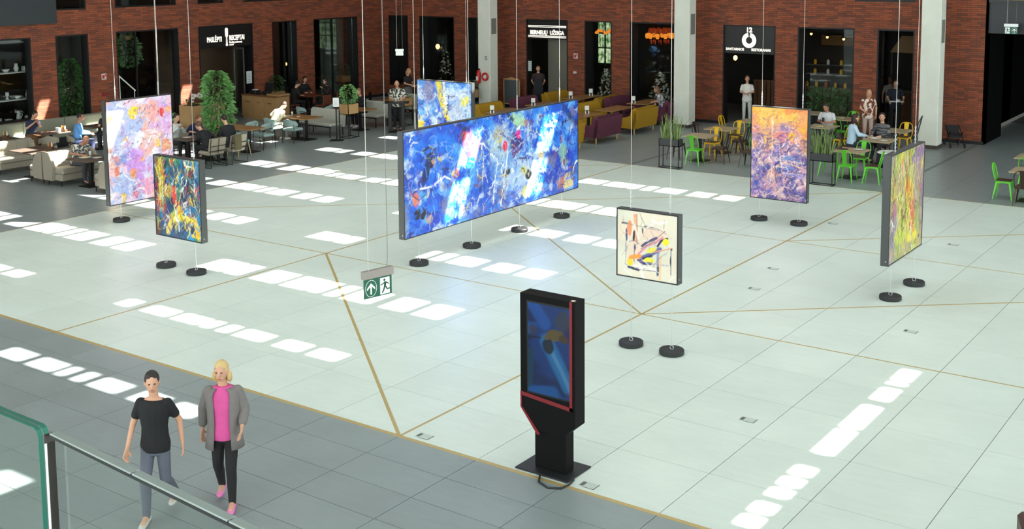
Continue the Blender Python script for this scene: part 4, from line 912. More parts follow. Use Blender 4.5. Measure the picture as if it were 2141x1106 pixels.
for x, y, l in ((-20.28, 30.1, 'long oak table behind the right end of the huge blue painting'), (-20.28, 32.1, 'long oak table between plum sofa and the huge painting'), (-20.28, 34.2, 'long oak table between two mustard sofas'), (-20.28, 36.35, 'long oak table before the chandelier window'),
                (-23.0, 31.7, 'long oak table showing above the huge painting, leftmost'), (-23.0, 34.0, 'long oak table showing above the huge painting, in front of the plum sofa'), (-23.0, 36.4, 'long oak table under the lettered door')):
    table(x, y, .72, 1.5, l, OAKW, poles=((0, -.4), (0, .4)), name='lounge_table', group='long tables between the sofas')
for x, y, l in ((-23.1, 31.0, 'white menu card on the leftmost sofa table'), (-23.1, 33.4, 'white menu card on the table before the plum sofa'), (-23.1, 35.8, 'white menu card on the table under the lettered door'), (-22.95, 36.95, 'white menu card farthest back, by the narrow window'), (-20.45, 35.75, 'white menu card on the table before the chandelier window'), (-20.4, 32.6, 'white menu card on the table near the plum back')):
    t = thing('menu_holder', l, 'menu', (x, y, .74), R(40), 'menu holders on the sofa tables')
    obj('card', MB().box(-.07, .07, -.004, .004, .10, .25).mesh('card', WHITE), t); obj('stand', MB().box(-.06, .06, -.03, .03, 0, .10).mesh('stand', mat('dark_stand', (40, 34, 30), .5)), t)
    for q in (-.05, .05): obj('shaker', MB().lathe([(.02, 0), (.022, .06), (.012, .085)], 8).mesh('shaker', PLATE), t, (q, -.07, 0))
# chalkboard, extinguishers, waist-high planter at the first column
cbd = thing('chalkboard_easel', 'wood framed chalkboard easel against the brick wall', 'chalkboard', (-26.68, 37.1, 0))
for s in (-1, 1): obj('post', MB().box(s*.37 - .025, s*.37 + .025, -.02, .02, 0, 1.14).mesh('post', WOODT), cbd)
obj('crest', MB().prism([(-.395, 1.10), (.395, 1.10), (.395, 1.15), (.2, 1.17), (0, 1.22), (-.2, 1.17), (-.395, 1.15)], (0, -.02, 0), (1, 0, 0), (0, 0, 1), (0, .04, 0)).mesh('crest', WOODT), cbd)
obj('bottom_rail', MB().box(-.345, .345, -.02, .02, .14, .19).mesh('bottom_rail', WOODT), cbd)
obj('slate', MB().box(-.345, .345, -.008, .012, .19, 1.10).mesh('slate', mat('slate_board', (74, 80, 82), .7, 0, .15, 5)), cbd)
obj('strut', MB().box(-.03, .03, .02, .26, 0, .02).box(-.03, .03, .23, .26, 0, .9).mesh('strut', WOODT), cbd)
REDM = mat('extinguisher_red', (196, 22, 26), .35, 0, .04)
ex = thing('fire_extinguisher', 'red fire extinguisher hung on the concrete column', 'extinguisher', (-27.32, 35.81, 1.05))
obj('cylinder', smooth(MB().lathe([(.06, 0), (.085, .03), (.085, .42), (.05, .5), (.02, .53)], 14).mesh('cylinder', REDM)), ex); obj('label_plate', MB().box(-.05, .05, -.092, -.084, .12, .28).mesh('label_plate', WHITE), ex); obj('valve', MB().box(-.03, .06, -.02, .02, .52, .58).mesh('valve', BLACK), ex)
obj('bracket', MB().box(-.05, .05, .07, .09, .1, .4).mesh('bracket', BLACK), ex)
hr = thing('hose_reel', 'red round fire hose reel on the concrete column', 'hose reel', (-27.02, 35.83, 1.32))
obj('disc', MB().tube([(.13*cos(a*pi/10), 0, .13*sin(a*pi/10)) for a in range(20)], .035, 8, closed=True).mesh('disc', REDM), hr); obj('hub', MB().cyl((0, .06, 0), (0, -.04, 0), .06, n=12).mesh('hub', WHITE), hr)
box_planter(-27.3, 35.35, .45, .3, .55, .86, 'tall wooden planter with a dusty bush under the extinguisher', ph=.36, seed=12, n=240, leafm=mat('olive_leaf', (104, 112, 78), .5, 0, .3))

# ================================================================== left cafe: wall bench, booths, tables
bn = thing('wall_bench', 'long sage upholstered bench along the left brick wall', 'bench', (-33.35, 20.6, 0))
for i in range(4): obj('back_panel', MB().rbox(-.42, -.22, -2.9 + 1.45*i + .004, -1.45 + 1.45*i - .004, .2, .86, .04).mesh('back_panel', FAB['sage']), bn)
for i in range(4): obj('seat_pad', MB().rbox(-.22, .38, -2.9 + 1.45*i + .004, -1.45 + 1.45*i - .004, .32, .46, .03).mesh('seat_pad', FAB['sage']), bn)
obj('plinth', MB().box(-.4, .3, -2.85, 2.85, 0, .32).mesh('plinth', SATIN), bn)
table(-31.75, 20.35, .8, .85, 'dark table before the man in the navy polo', DARKTOP, poles=((0, 0),), group='dark cafe tables')
table(-31.75, 18.7, .8, .85, 'dark table at the left edge by the wall bench', DARKTOP, group='dark cafe tables'); table(-31.75, 22.05, .8, .85, 'dark table half hidden by the lilac painting at the wall bench', DARKTOP, group='dark cafe tables')
table(-29.1, 18.15, 1.1, .95, 'dark booth table in the sun at the left edge', DARKTOP, group='dark cafe tables'); table(-26.6, 18.15, .95, .85, 'dark booth table before the bald man in plaid', DARKTOP, group='dark cafe tables')
booth(-30.35, 18.25, 0, 'taupe booth seat at the left edge of the picture'); booth(-28.26, 18.25, 180, 'taupe booth seat facing the sunlit table'); booth(-27.46, 18.25, 0, 'taupe booth seat on which the bald man sits'); booth(-25.55, 18.35, 180, 'taupe booth seat beside the lilac painting')
mint_chair(-30.95, 19.75, 150, 'taupe chair across from the man in the navy polo', 'grey'); mint_chair(-30.55, 20.42, 60, 'taupe chair under the man in the light blue shirt', 'grey')
def condiment(x, y, label, c=(120, 70, 40)):
    t = thing('condiment_caddy', label, 'caddy', (x, y, .74), R(20), 'caddies on the dark tables')
    obj('box', MB().box(-.09, .09, -.06, .06, 0, .07).mesh('box', mat('caddy_wood', (96, 62, 38), .6)), t)
    for i, cc in enumerate(((196, 150, 40), c, (226, 222, 210))): obj('bottle', MB().lathe([(.02, .05), (.022, .14), (.01, .17), (.01, .19)], 8).mesh('bottle', mat('bottle_%d' % cc[0], cc, .35)), t, (-.055 + .055*i, 0, 0))
condiment(-31.85, 18.95, 'condiment caddy on the table at the left edge'); condiment(-31.5, 20.62, 'condiment caddy before the man in the navy polo'); condiment(-28.85, 18.45, 'condiment caddy on the sunlit booth table', (150, 40, 30))
plate(-31.8, 20.2, .74, .15, 'plate of food before the man in the navy polo', (160, 110, 60)); tag(obj('napkin_box', MB().rbox(-31.62, -31.44, 20.42, 20.5, .74, .88, .01).mesh('napkin_box', WHITE)), 'white napkin box on the table of the navy polo man', 'napkin box')
plate(-26.75, 18.1, .74, .16, 'heaped plate before the bald man in plaid', (206, 176, 90)); plate(-26.45, 18.25, .74, .13, 'small plate on the bald man\'s table')
def glass(x, y, label):
    t = thing('drinking_glass', label, 'glass', (x, y, .74), 0, 'drinking glasses'); obj('tumbler', cm('tumb', lambda: smooth(MB().lathe([(.028, 0), (.036, .13), (.033, .13), (.026, .01)], 12).mesh('tumbler', mat('tumbler_glass', (190, 200, 196), .1)))), t)
glass(-26.9, 18.35, 'drinking glass before the bald man'); glass(-31.7, 22.2, 'drinking glass by the light blue shirt'); glass(-27.0, 22.15, 'drinking glass on the group\'s table'); glass(-28.3, 26.95, 'drinking glass before the sunlit white jacket')
# group of four around a table
table(-27.2, 22.2, .8, 1.5, 'dark table with four people, behind the lilac painting', DARKTOP, poles=((0, -.4), (0, .4)), group='dark cafe tables')
frame_chair(-26.25, 21.85, 180, 'rod frame chair holding the man in black bent over the table'); frame_chair(-26.25, 22.62, 180, 'rod frame chair with an olive jacket over its back')
tag(obj('olive_jacket', MB().rbox(-25.89, -25.83, 22.36, 22.62, .42, .88, .02).mesh('olive_jacket', mat('olive_cloth', (92, 84, 56), .85, 0, .2))), 'olive jacket hung on a rod frame chair', 'jacket')
frame_chair(-28.15, 22.0, 0, 'rod frame chair under the man in white beside the lilac painting'); frame_chair(-28.15, 22.68, 0, 'rod frame chair under the person in dark blue')
plate(-27.3, 21.85, .74, .14, 'pinkish plate on the group\'s table', (200, 150, 140)); plate(-27.25, 22.5, .74, .14, 'plate on the group\'s table near the dark blue sweater', (150, 100, 60))
# pale tables with mint chairs
table(-27.65, 24.2, 1.42, .72, 'long oak table right of the big ficus', OAKW, poles=((-.35, 0), (.35, 0)), name='lounge_table', group='oak tables of the left cafe'); mint_chair(-27.35, 24.85, 268, 'mint armchair at the right of the ficus table'); mint_chair(-28.1, 24.9, 270, 'mint armchair behind the ficus table'); mint_chair(-27.05, 23.55, 90, 'mint chair on wooden legs next to the olive jacket', 'mint', True)
mint_chair(-31.5, 26.9, 200, 'taupe armchair right behind the big ficus', 'grey', True)
table(-27.85, 26.9, 1.3, .8, 'long oak table beside the sunlit white jacket', OAKW, poles=((-.15, 0), (.25, 0)), name='lounge_table', group='oak tables of the left cafe'); mint_chair(-28.3, 26.1, 85, 'mint armchair under the person in the white jacket'); mint_chair(-27.5, 26.2, 95, 'mint armchair right of the white jacket')
plate(-28.25, 26.7, .74, .15, 'white plate before the white jacket'); plate(-27.9, 26.85, .74, .07, 'tiny saucer on the oak table by the white jacket')
banquette(-27.95, 27.95, 270, 'pale linen bench sofa behind the menu stand', 1.5); banquette(-28.15, 30.4, 270, 'pale linen bench sofa right of the seated woman in black', 1.5); banquette(-28.55, 32.75, 270, 'pale linen bench sofa behind the man in the patterned shirt', 1.6)
mint_chair(-29.3, 28.5, 20, 'grey shell chair behind the first bench sofa', 'mint'); mint_chair(-29.3, 29.5, 200, 'grey shell chair beside the dark group', 'mint'); mint_chair(-29.2, 31.2, 200, 'grey shell chair behind the second bench sofa', 'mint')
table(-27.6, 29.45, .95, .7, 'oak table before the seated woman in black', OAKW, name='lounge_table', group='oak tables of the left cafe'); table(-28.2, 32.0, 1.0, .7, 'oak table behind the man in the patterned shirt', OAKW, name='lounge_table', group='oak tables of the left cafe')
WOODR = mat('red_brown_wood', (110, 58, 34), .45, 0, .2, 3)
table(-32.2, 31.45, 1.0, .8, 'red-brown table shared by three dark-clad women', WOODR, name='lounge_table', group='red-brown tables at the wall'); table(-31.3, 34.0, 1.1, .8, 'red-brown table below the wide window', WOODR, name='lounge_table', group='red-brown tables at the wall'); table(-31.0, 36.3, 1.6, .7, 'red-brown table in the corner', WOODR, name='lounge_table', group='red-brown tables at the wall')
for x, y, d_, l in ((-32.2, 30.68, 80, 'dark wooden chair under the left woman in black'), (-33.05, 32.05, 345, 'dark wooden chair under the woman facing us'), (-31.6, 32.12, 235, 'dark wooden chair under the woman with her hand raised'), (-31.1, 31.2, 180, 'dark wooden chair pushed to the red-brown table')):
    t = thing('wooden_chair', l, 'chair', (x, y, 0), R(d_ - 90), 'dark wooden chairs')
    obj('seat', cm('wcs', lambda: MB().rbox(-.21, .21, -.2, .22, .42, .46, .01).mesh('seat', WOODR)), t); obj('backrest', cm('wcb', lambda: MB().rbox(-.21, .21, -.24, -.2, .46, .84, .012).mesh('backrest', WOODR)), t)
    for sx in (-1, 1):
        for sy in (-1, 1): obj('leg', cm('wcl', lambda: MB().box(-.018, .018, -.018, .018, 0, .42).mesh('leg', WOODR)), t, (sx*.18, sy*.18, 0))
# reception counter
ct = thing('reception_counter', 'oak reception counter with till terminals', 'counter', (-32.6, 29.72, 0))
obj('carcass', MB().box(-.9, .9, -.33, .35, .08, .86).box(-.88, .88, -.3, .33, 0, .08).mesh('carcass', WOODT), ct); obj('counter_top', MB().rbox(-.92, .92, -.36, .37, .86, .90, .006).mesh('counter_top', WOODD), ct)
for i in range(3):
    obj('drawer', MB().box(-.88 + .6*i, -.30 + .6*i, -.342, -.33, .66, .84).mesh('drawer', WOODT), ct); dr = obj('door', MB().box(-.88 + .6*i, -.30 + .6*i, -.342, -.33, .10, .64).mesh('door', WOODT), ct); obj('pull', MB().box(-.68 + .6*i, -.50 + .6*i, -.35, -.342, .625, .64).mesh('pull', BLACK), dr)
obj('side_upstand', MB().box(.3, .92, -.2, .37, .90, .96).mesh('side_upstand', WOODT), ct)
tt = thing('till_terminal', 'black till screen tilted on the reception counter', 'till', (-32.55, 29.75, .901)); obj('screen', MB().prism([(-.2, .1), (.2, .1), (.2, .42), (-.2, .42)], (0, .05, 0), (1, 0, 0), (0, .25, 1), (0, .03, 0)).mesh('screen', SATIN), tt); obj('foot', MB().rbox(-.14, .14, -.1, .14, 0, .12, .02).mesh('foot', SATIN), tt)
t2 = thing('receipt_printer', 'black receipt printer and papers on the reception counter', 'printer', (-33.1, 29.7, .90)); obj('body', MB().rbox(-.16, .16, -.14, .14, 0, .14, .02).mesh('body', SATIN), t2); obj('paper', MB().box(-.1, .1, -.06, .08, .14, .17).mesh('paper', WHITE), t2); obj('card_reader', MB().rbox(.2, .32, -.16, .04, 0, .05, .01).mesh('card_reader', SATIN), t2)
# menu stand and planters on rod legs
ms = thing('menu_stand', 'black pole stand with a white menu sheet', 'menu stand', (-26.63, 27.3, 0), R(-54)); obj('foot', MB().rbox(-.22, .22, -.18, .18, 0, .02, .008).mesh('foot', BLACK), ms); obj('pole', MB().cyl((0, 0, .02), (0, 0, 1.12), .022, n=8).mesh('pole', BLACK), ms); obj('pole', MB().cyl((.09, .05, .02), (.09, .05, .98), .02, n=8).mesh('pole', BLACK), ms)
sh = obj('sheet_frame', MB().rbox(-.1, .1, -.015, .015, 1.10, 1.40, .01).mesh('sheet_frame', WHITE), ms, (0, -.02, 0)); ms.rotation_euler.z = R(36)
obj('sheet_lines', MB().box(-.06, .06, -.0175, -.016, 1.30, 1.305).box(-.06, .06, -.0175, -.016, 1.26, 1.265).box(-.06, .04, -.0175, -.016, 1.22, 1.225).box(-.06, .05, -.0175, -.016, 1.18, 1.185).mesh('sheet_lines', mat('print_grey', (120, 124, 128), .6)), sh)
box_planter(-26.78, 28.05, .42, .5, .78, 1.12, 'oak planter with a leafy bush on rod legs beside the menu stand', ph=.62, seed=21, n=520, leafm=LEAF, leaf=.08)
box_planter(-27.1, 31.0, .5, .72, .70, 1.0, 'oak planter on rod legs behind the tall lectern', ph=.12, seed=22, n=90)
box_planter(-33.45, 31.1, .4, .5, .55, .85, 'oak planter with a dark bush behind the reception counter', ph=.6, seed=23, n=420)
box_planter(-33.15, 27.25, .7, 1.5, 0, .78, 'long oak planter with white orchids behind the big ficus', ph=.25, seed=24, n=200, legs=False)
tree(-29.9, 25.2, 2.28, .47, .26, 'big leafy ficus tree among the left cafe tables', 1500, .17)
def flowers(x, y, z, r, n, label, seed, vase=True, up=.35):
    t = thing('flower_bunch', label, 'flowers', (x, y, z)); rd = random.Random(seed); FW = mat('white_petal', (240, 236, 226), .5, 0, .04)
    bl = cm('bloom', lambda: MB().ell((0, 0, 0), .055, .05, .04, 8, 5).mesh('bloom', FW))
    for i in range(n):
        a = rd.random()*6.28; q = r*rd.random()**.6; p = (q*cos(a), q*sin(a), up*(.5 + rd.random()))
        obj('bloom', bl, t, p, (rd.random(), rd.random(), 0), [.7 + .6*rd.random()]*3)
    if vase:
        o = obj('foliage', foliage((label,), 90, crown(r*1.0, r*1.0, -.05, up), .22, LEAFD, seed, -.6), t); o['kind'] = 'stuff'
    if vase: obj('vase', MB().lathe([(.09, -z), (.14, -z + .1), (.11, -.08), (.14, 0)], 14).mesh('vase', mat('dark_vase', (60, 58, 54), .4)), t)
flowers(-30.6, 23.45, .62, .32, 16, 'white lilies with dark blades between painting and ficus', 5, True, .5)
flowers(-33.15, 27.05, .80, .32, 18, 'white orchid blooms on the long oak planter', 6, False, .22)
# tall lectern
lc = thing('tall_lectern', 'tall black lectern table where a man in a patterned shirt leans', 'lectern', (-26.2, 29.75, 0), R(36))
obj('foot', MB().rbox(-.3, .3, -.2, .2, 0, .03, .008).mesh('foot', BLACK), lc); obj('desk', MB().prism([(-.42, 1.0), (.42, 1.0), (.42, 1.03), (-.42, 1.03)], (0, -.24, 0), (1, 0, 0), (0, 0, 1), (0, .48, 0)).mesh('desk', BLACK), lc)
for s in (-1, 1): obj('upright', MB().rbox(s*.22 - .06, s*.22 + .06, -.05, .05, .03, 1.0, .01).mesh('upright', BLACK), lc)

# ================================================================== exit signs on wires
def exit_sign(x, y, z, rz, label, w=.34, blank=False, flip=False, wire=5.0, cov=(150, 142, 136)):
    t = thing('exit_sign', label, 'exit sign', (x, y, z), rz)
    obj('lamp_box', MB().rbox(-w/2, w/2, -.025, .025, 0, .075*w/.34, .004).mesh('lamp_box', mat('sign_box_%d' % cov[0], cov, .4, .3, .05)), t)
    h = .185*w/.34; k = w/.34
    pn = obj('panel', MB().box(-w/2 + .015, w/2 - .015, -.006, .006, -h, 0).mesh('panel', WHITE if blank else GREENSIGN), t)
    if not blank:
        W2 = mat('sign_white', (232, 236, 234), .4, 0, .02, emit=(235, 240, 238), estr=.15)
        s = 1 if not flip else -1; y0 = -.0085
        ax = -.08*k*s; a = MB()
        for sg in (-1, 1): a.prism([(0, 0), (sg*.045*k, -.045*k), (sg*.045*k, -.065*k), (0, -.025*k)][::sg], (ax, y0, -.045*k), (1, 0, 0), (0, 0, 1), (0, .002, 0))
        a.box(ax - .008*k, ax + .008*k, y0, y0 + .002, -.15*k, -.055*k); obj('arrow', a.mesh('arrow', W2), pn)
        obj('arrow_ring', MB().tube([(ax + .062*k*cos(q*pi/14), y0 + .001, -.095*k + .078*k*sin(q*pi/14)) for q in range(28)], .0022*k, 5, closed=True).mesh('arrow_ring', W2), pn)
        mx = .08*k*s; obj('doorway', MB().box(mx - .058*k, mx + .05*k, y0 + .0005, y0 + .002, -h + .012*k, -.018*k).mesh('doorway', W2), pn)
        mn = MB(); Z = -.095*k; fg = mat('running_green', (12, 74, 54), .5)
        mn.cyl((mx - .01*k, y0 + .001, Z + .055*k), (mx - .01*k, y0 - .001, Z + .055*k), .012*k, n=10)
        for p in ([(-.012, .04), (.012, .036), (.006, -.01), (-.016, -.01)], [(.008, .038), (.036, .02), (.04, .006), (.033, .004), (.03, .014), (.004, .024)], [(-.012, .036), (-.038, .02), (-.055, .018), (-.055, .01), (-.036, .011), (-.012, .022)],
                  [(-.016, -.006), (.002, -.006), (-.012, -.04), (-.03, -.066), (-.042, -.06), (-.026, -.036)], [(-.004, -.008), (.008, -.004), (.024, -.03), (.058, -.026), (.06, -.036), (.018, -.042)]):
            mn.prism([(q[0]*k, q[1]*k) for q in p], (mx, y0 + .0004, Z), (1, 0, 0), (0, 0, 1), (0, -.0014, 0))
        obj('running_figure', mn.mesh('running_figure', fg), pn)
    for q in (-.3, .3): obj('wire', MB().tube([(q*w, 0, .07*k), (q*w*(1.15 if q > 0 else 1), 0, .16*k), (q*w, 0, wire)], .0035, 5).mesh('wire', CABLE if q < 0 else mat('flex_grey', (120, 120, 116), .5)), t)
    return t
exit_sign(-7.18, 7.845, 2.93, R(90 - 12), 'green exit sign with arrow and running figure, hanging nearest us', wire=ROOF_Z - 2.93)
exit_sign(-24.66, 28.2, 2.93, R(36), 'blank white back of a hanging exit sign, top middle', .27, True, wire=ROOF_Z - 2.93, cov=(226, 228, 228))
exit_sign(-8.36, 37.2, 3.68, R(0), 'small green exit sign above the dark passage', .40, flip=True, wire=ROOF_Z - 3.68, cov=(222, 226, 226))

# ================================================================== shop signs
SIGNB = mat('sign_black', (16, 16, 17), .4, 0, .05)
RX, RB = (pi/2, 0, pi/2), (pi/2, 0, 0)
s1 = thing('shop_sign', 'black sign over the left door with white lettering and a spoon emblem', 'sign', (XL - .02, 29.0, 2.66))
obj('board', MB().box(-.06, 0, -1.22, 1.24, 0, .77).mesh('board', SIGNB), s1)
obj('lettering', text_mesh('PASLĖPTI', .255, GLOWW, .008, .66, bold=.006), s1, (.012, -.88, .22), RX); obj('lettering', text_mesh('RECEPTAI', .255, GLOWW, .008, .66, bold=.006), s1, (.012, .16, .24), RX)
obj('lettering', text_mesh('Šviežių makaronų', .088, GLOWW, .006, .95, bold=.003), s1, (.012, .16, .13), RX); obj('lettering', text_mesh('namai', .088, GLOWW, .006, .95, bold=.003), s1, (.012, .16, .05), RX)
sp = MB(); sp.prism([(-.035, 0), (.035, 0), (.05, .04), (.03, .10), (.02, .3), (.06, .38), (.065, .62), (.04, .66), (-.04, .66), (-.065, .62), (-.06, .38), (-.02, .3), (-.03, .10), (-.05, .04)], (0, 0, .04), (0, 1, .0), (0, 0, 1), (.014, 0, 0)); obj('spoon_emblem', sp.mesh('spoon_emblem', GLOWW), s1, (.004, .04, 0))
s2 = thing('shop_sign', 'black sign over the middle door with white lettering between double lines', 'sign', (-25.28, YB + .02, 2.72))
obj('board', MB().box(-.9, .9, 0, .06, 0, .7).mesh('board', SIGNB), s2); obj('lettering', text_mesh('BERNELIŲ  UŽEIGA', .215, GLOWW, .008, .86, 'CENTER', .006), s2, (0, -.012, .18), RB)
for z in (.06, .11, .45, .50): obj('neon_line', MB().box(-.88, .88, -.014, -.002, z, z + .026).mesh('neon_line', GLOWW), s2)
s3 = thing('shop_sign', 'black sign over the right door with number twelve and a white ring', 'sign', (-16.91, YB + .02, 2.5))
obj('board', MB().box(-.91, .91, 0, .06, 0, .93).mesh('board', SIGNB), s3); obj('lettering', text_mesh('12', .23, GLOWW, .008, 1.0, 'CENTER', .008), s3, (0, -.012, .745), RB)
obj('lettering', text_mesh('SAVITARNOS', .125, GLOWW, .008, .92, 'LEFT', .002), s3, (-.86, -.012, .10), RB); obj('lettering', text_mesh('RESTORANAS', .125, GLOWW, .008, .92, 'LEFT', .002), s3, (.09, -.012, .10), RB)
rg = MB(); seg = [R(100 + 340*i/36) for i in range(37)]
rg.loft([[(.26*cos(a), -.014, .26*sin(a)), (.12*cos(a), -.014, .12*sin(a)), (.12*cos(a), -.002, .12*sin(a)), (.26*cos(a), -.002, .26*sin(a))] for a in seg]); obj('ring_emblem', rg.mesh('ring_emblem', GLOWW), s3, (0, 0, .46))
tag(obj('sign_board', MB().rbox(XL, XL + .12, 14.0, 22.02, 3.88, 6.2, .01).mesh('sign_board', mat('anthracite', (44, 50, 54), .5, 0, .05))), 'big blank anthracite board high on the left wall', 'board')
NOTW = mat('notice_paper', (206, 214, 214), .6, 0, .05)
for nm, (x0, x1, y0, y1, z0, z1), l in (('notice_sheet', (XL - .005, XL + .005, 29.92, 30.18, 1.22, 1.68), 'pale notice sheet beside the left door'), ('notice_sheet', (-26.16, -26.0, YB - .005, YB + .0035, 1.45, 1.85), 'pale notice sheet beside the middle door'),
                                        ('safety_sign', (XL, XL + .01, 23.64, 23.82, 1.92, 2.12), 'small white fire hose sign on the left wall'), ('safety_sign', (-24.05, -23.87, YB - .01, YB, 2.03, 2.23), 'small white fire hose sign on the back wall'), ('call_point', (XL, XL + .04, 23.62, 23.86, 1.37, 1.48), 'red call point low on the left wall'), ('call_point', (-24.06, -23.92, YB - .03, YB, 1.46, 1.54), 'tiny white call point on the back wall')):
    m_ = NOTW if nm == 'notice_sheet' else (mat('safety_white', (214, 196, 192), .5) if 'white' in l else mat('call_red', (120, 30, 28), .5))
    o = thing(nm, l, 'sign'); obj('plate', MB().box(x0, x1, y0, y1, z0, z1).mesh('plate', m_), o)
    mk = MB(); cy, cz = (y0 + y1)/2, (z0 + z1)/2
    if nm == 'notice_sheet': 
        for k_ in range(4):
            if x1 - x0 < .05: mk.box(x1, x1 + .001, y0 + .03, y1 - .05, z0 + .06 + .09*k_, z0 + .075 + .09*k_)
            else: mk.box(x0 + .02, x1 - .03, y0 - .001, y0, z0 + .06 + .09*k_, z0 + .075 + .09*k_)
        obj('print', mk.mesh('print', mat('print_grey', (120, 124, 128), .6)), o)
    elif nm == 'safety_sign':
        mr_ = mat('safety_red', (180, 40, 40), .5)
        if x1 - x0 < .05: mk.box(x1, x1 + .001, y0 + .02, cy + .02, z0 + .03, z1 - .05).box(x1, x1 + .001, cy + .035, y1 - .02, cz, z1 - .02)
        else: mk.box(x0 + .02, (x0 + x1)/2 + .02, y0 - .001, y0, z0 + .03, z1 - .05).box((x0 + x1)/2 + .035, x1 - .02, y0 - .001, y0, cz, z1 - .02)
        obj('pictogram', mk.mesh('pictogram', mr_), o)

# folded pushchair by the right column
pc = thing('folded_pushchair', 'black folded pushchair leaning beside the right column', 'pushchair', (-9.75, 36.7, 0), R(30))
for sx in (-1, 1):
    obj('frame_tube', MB().tube([(sx*.2, -.35, .10), (sx*.2, .05, .48), (sx*.2, .35, .62)], .014, 6).mesh('frame_tube', BLACK), pc); obj('frame_tube', MB().tube([(sx*.18, .34, .09), (sx*.18, -.05, .40), (sx*.18, -.28, .50)], .014, 6).mesh('frame_tube', BLACK), pc)
    for q in (-.36, .35): obj('wheel', cm('pcw', lambda: MB().tube([(0, .08*cos(a*pi/6), .08*sin(a*pi/6)) for a in range(12)], .018, 6, closed=True).mesh('wheel', RUBBER)), pc, (sx*.21, q, .098))
obj('seat_cloth', MB().loft([[(-.18, -.2, .30), (.18, -.2, .30), (.18, -.16, .34), (-.18, -.16, .34)], [(-.18, .15, .36), (.18, .15, .36), (.18, .15, .42), (-.18, .15, .42)], [(-.18, .33, .56), (.18, .33, .56), (.18, .30, .62), (-.18, .30, .62)]]).mesh('seat_cloth', mat('pushchair_cloth', (30, 31, 34), .8)), pc)
# ================================================================== what shows inside the openings
def lamp(x, y, z, r, label, shade=None, drop=None):
    t = thing('pendant_lamp', label, 'lamp', (x, y, z), 0, 'warm lamps inside the restaurants')
    obj('bulb', cm(('bulb', r), lambda: smooth(MB().ell((0, 0, 0), r, r, r*1.25, 10, 7).mesh('bulb', WARM))), t)
    obj('flex', MB().tube([(0, 0, r), (0, 0, 3.95 - z)], .008, 5).mesh('flex', BLACK), t)
    if shade: obj('shade', MB().lathe([(r*2.2, r*.6), (r*1.1, r*2.4), (r*.9, r*2.4), (r*2.0, r*.6)], 14).mesh('shade', mat('dark_shade', (40, 34, 30), .5)), t)
lamp(-35.0, 33.08, 1.66, .05, 'small glowing bulb in the narrow window behind the counter'); lamp(-35.5, 36.2, 1.55, .05, 'glowing bulb low in the wide left window'); lamp(-35.8, 36.2, 2.42, .09, 'glowing lantern high in the wide left window', True)
lamp(-31.85, 38.9, 2.1, .09, 'glowing lantern over the lit flower tree behind the back blue painting'); lamp(-18.1, 39.0, 2.2, .075, 'glowing bulb in the doorway under the ring sign'); lamp(-33.0, 38.8, 2.6, .06, 'faint bulb in the narrow corner window')
for i, (x, z) in enumerate(((-15.9, 3.05), (-15.3, 2.95), (-14.7, 2.9), (-14.2, 2.95))): lamp(x, 40.6, z, .045, ('spot lamp in the greenery window, first from the left', 'spot lamp in the greenery window, second from the left', 'spot lamp in the greenery window, third from the left', 'spot lamp in the greenery window, fourth from the left')[i], True)
# chandelier
ch = thing('chandelier', 'chandelier of warm glowing shades in the wide middle window', 'chandelier', (-21.45, 39.5, 2.85))
AMB = mat('amber_shade', (206, 120, 40), .4, 0, .1, emit=(255, 150, 50), estr=1.0); REDSH = mat('red_shade', (120, 50, 26), .5, 0, .1, emit=(200, 70, 20), estr=.35)
for i in range(10):
    a = i*pi/5; r = .48; obj('glass_shade', cm('amb', lambda: MB().lathe([(.05, -.09), (.08, 0), (.07, .09), (.04, .11)], 10).mesh('glass_shade', AMB)), ch, (r*cos(a), r*sin(a), 0)); obj('crown_shade', cm('rsh', lambda: MB().lathe([(.11, -.05), (.08, .1), (.05, .12)], 8).mesh('crown_shade', REDSH)), ch, (.36*cos(a + .3), .36*sin(a + .3), .18)); obj('crystal_drop', cm('cdr', lambda: MB().lathe([(.005, -.2), (.035, -.08), (.005, 0)], 6).mesh('crystal_drop', REDSH)), ch, (.34*cos(a + .3), .34*sin(a + .3), -.1))
obj('ring', MB().tube([(.48*cos(q*pi/10), .48*sin(q*pi/10), -.09) for q in range(20)], .02, 6, closed=True).mesh('ring', BLACK), ch); obj('stem', MB().tube([(0, 0, 0), (0, 0, 1.1)], .015, 6).mesh('stem', BLACK), ch)
for i in range(4): obj('arm', MB().tube([(0, 0, .2), (.48*cos(i*pi/2), .48*sin(i*pi/2), -.09)], .012, 5).mesh('arm', BLACK), ch)
wr = thing('chandelier', 'golden branch chandelier in the narrow middle window', 'chandelier', (-23.9, 39.4, 2.95))
obj('hub', MB().tube([(0, 0, 0), (0, 0, 1.0)], .015, 6).mesh('hub', BLACK), wr)
for i in range(9): a = i*.7; obj('amber_leaf', cm('amb2', lambda: MB().ell((0, 0, 0), .09, .07, .05, 8, 5).mesh('amber_leaf', AMB)), wr, (.26*cos(a), .26*sin(a), .05*sin(i*2.1)))
for i in range(9): a = i*.7; obj('branch', MB().tube([(0, 0, -.1), (.26*cos(a), .26*sin(a), .05*sin(i*2.1))], .01, 5).mesh('branch', mat('brass_branch', (120, 80, 30), .4, .5)), wr)
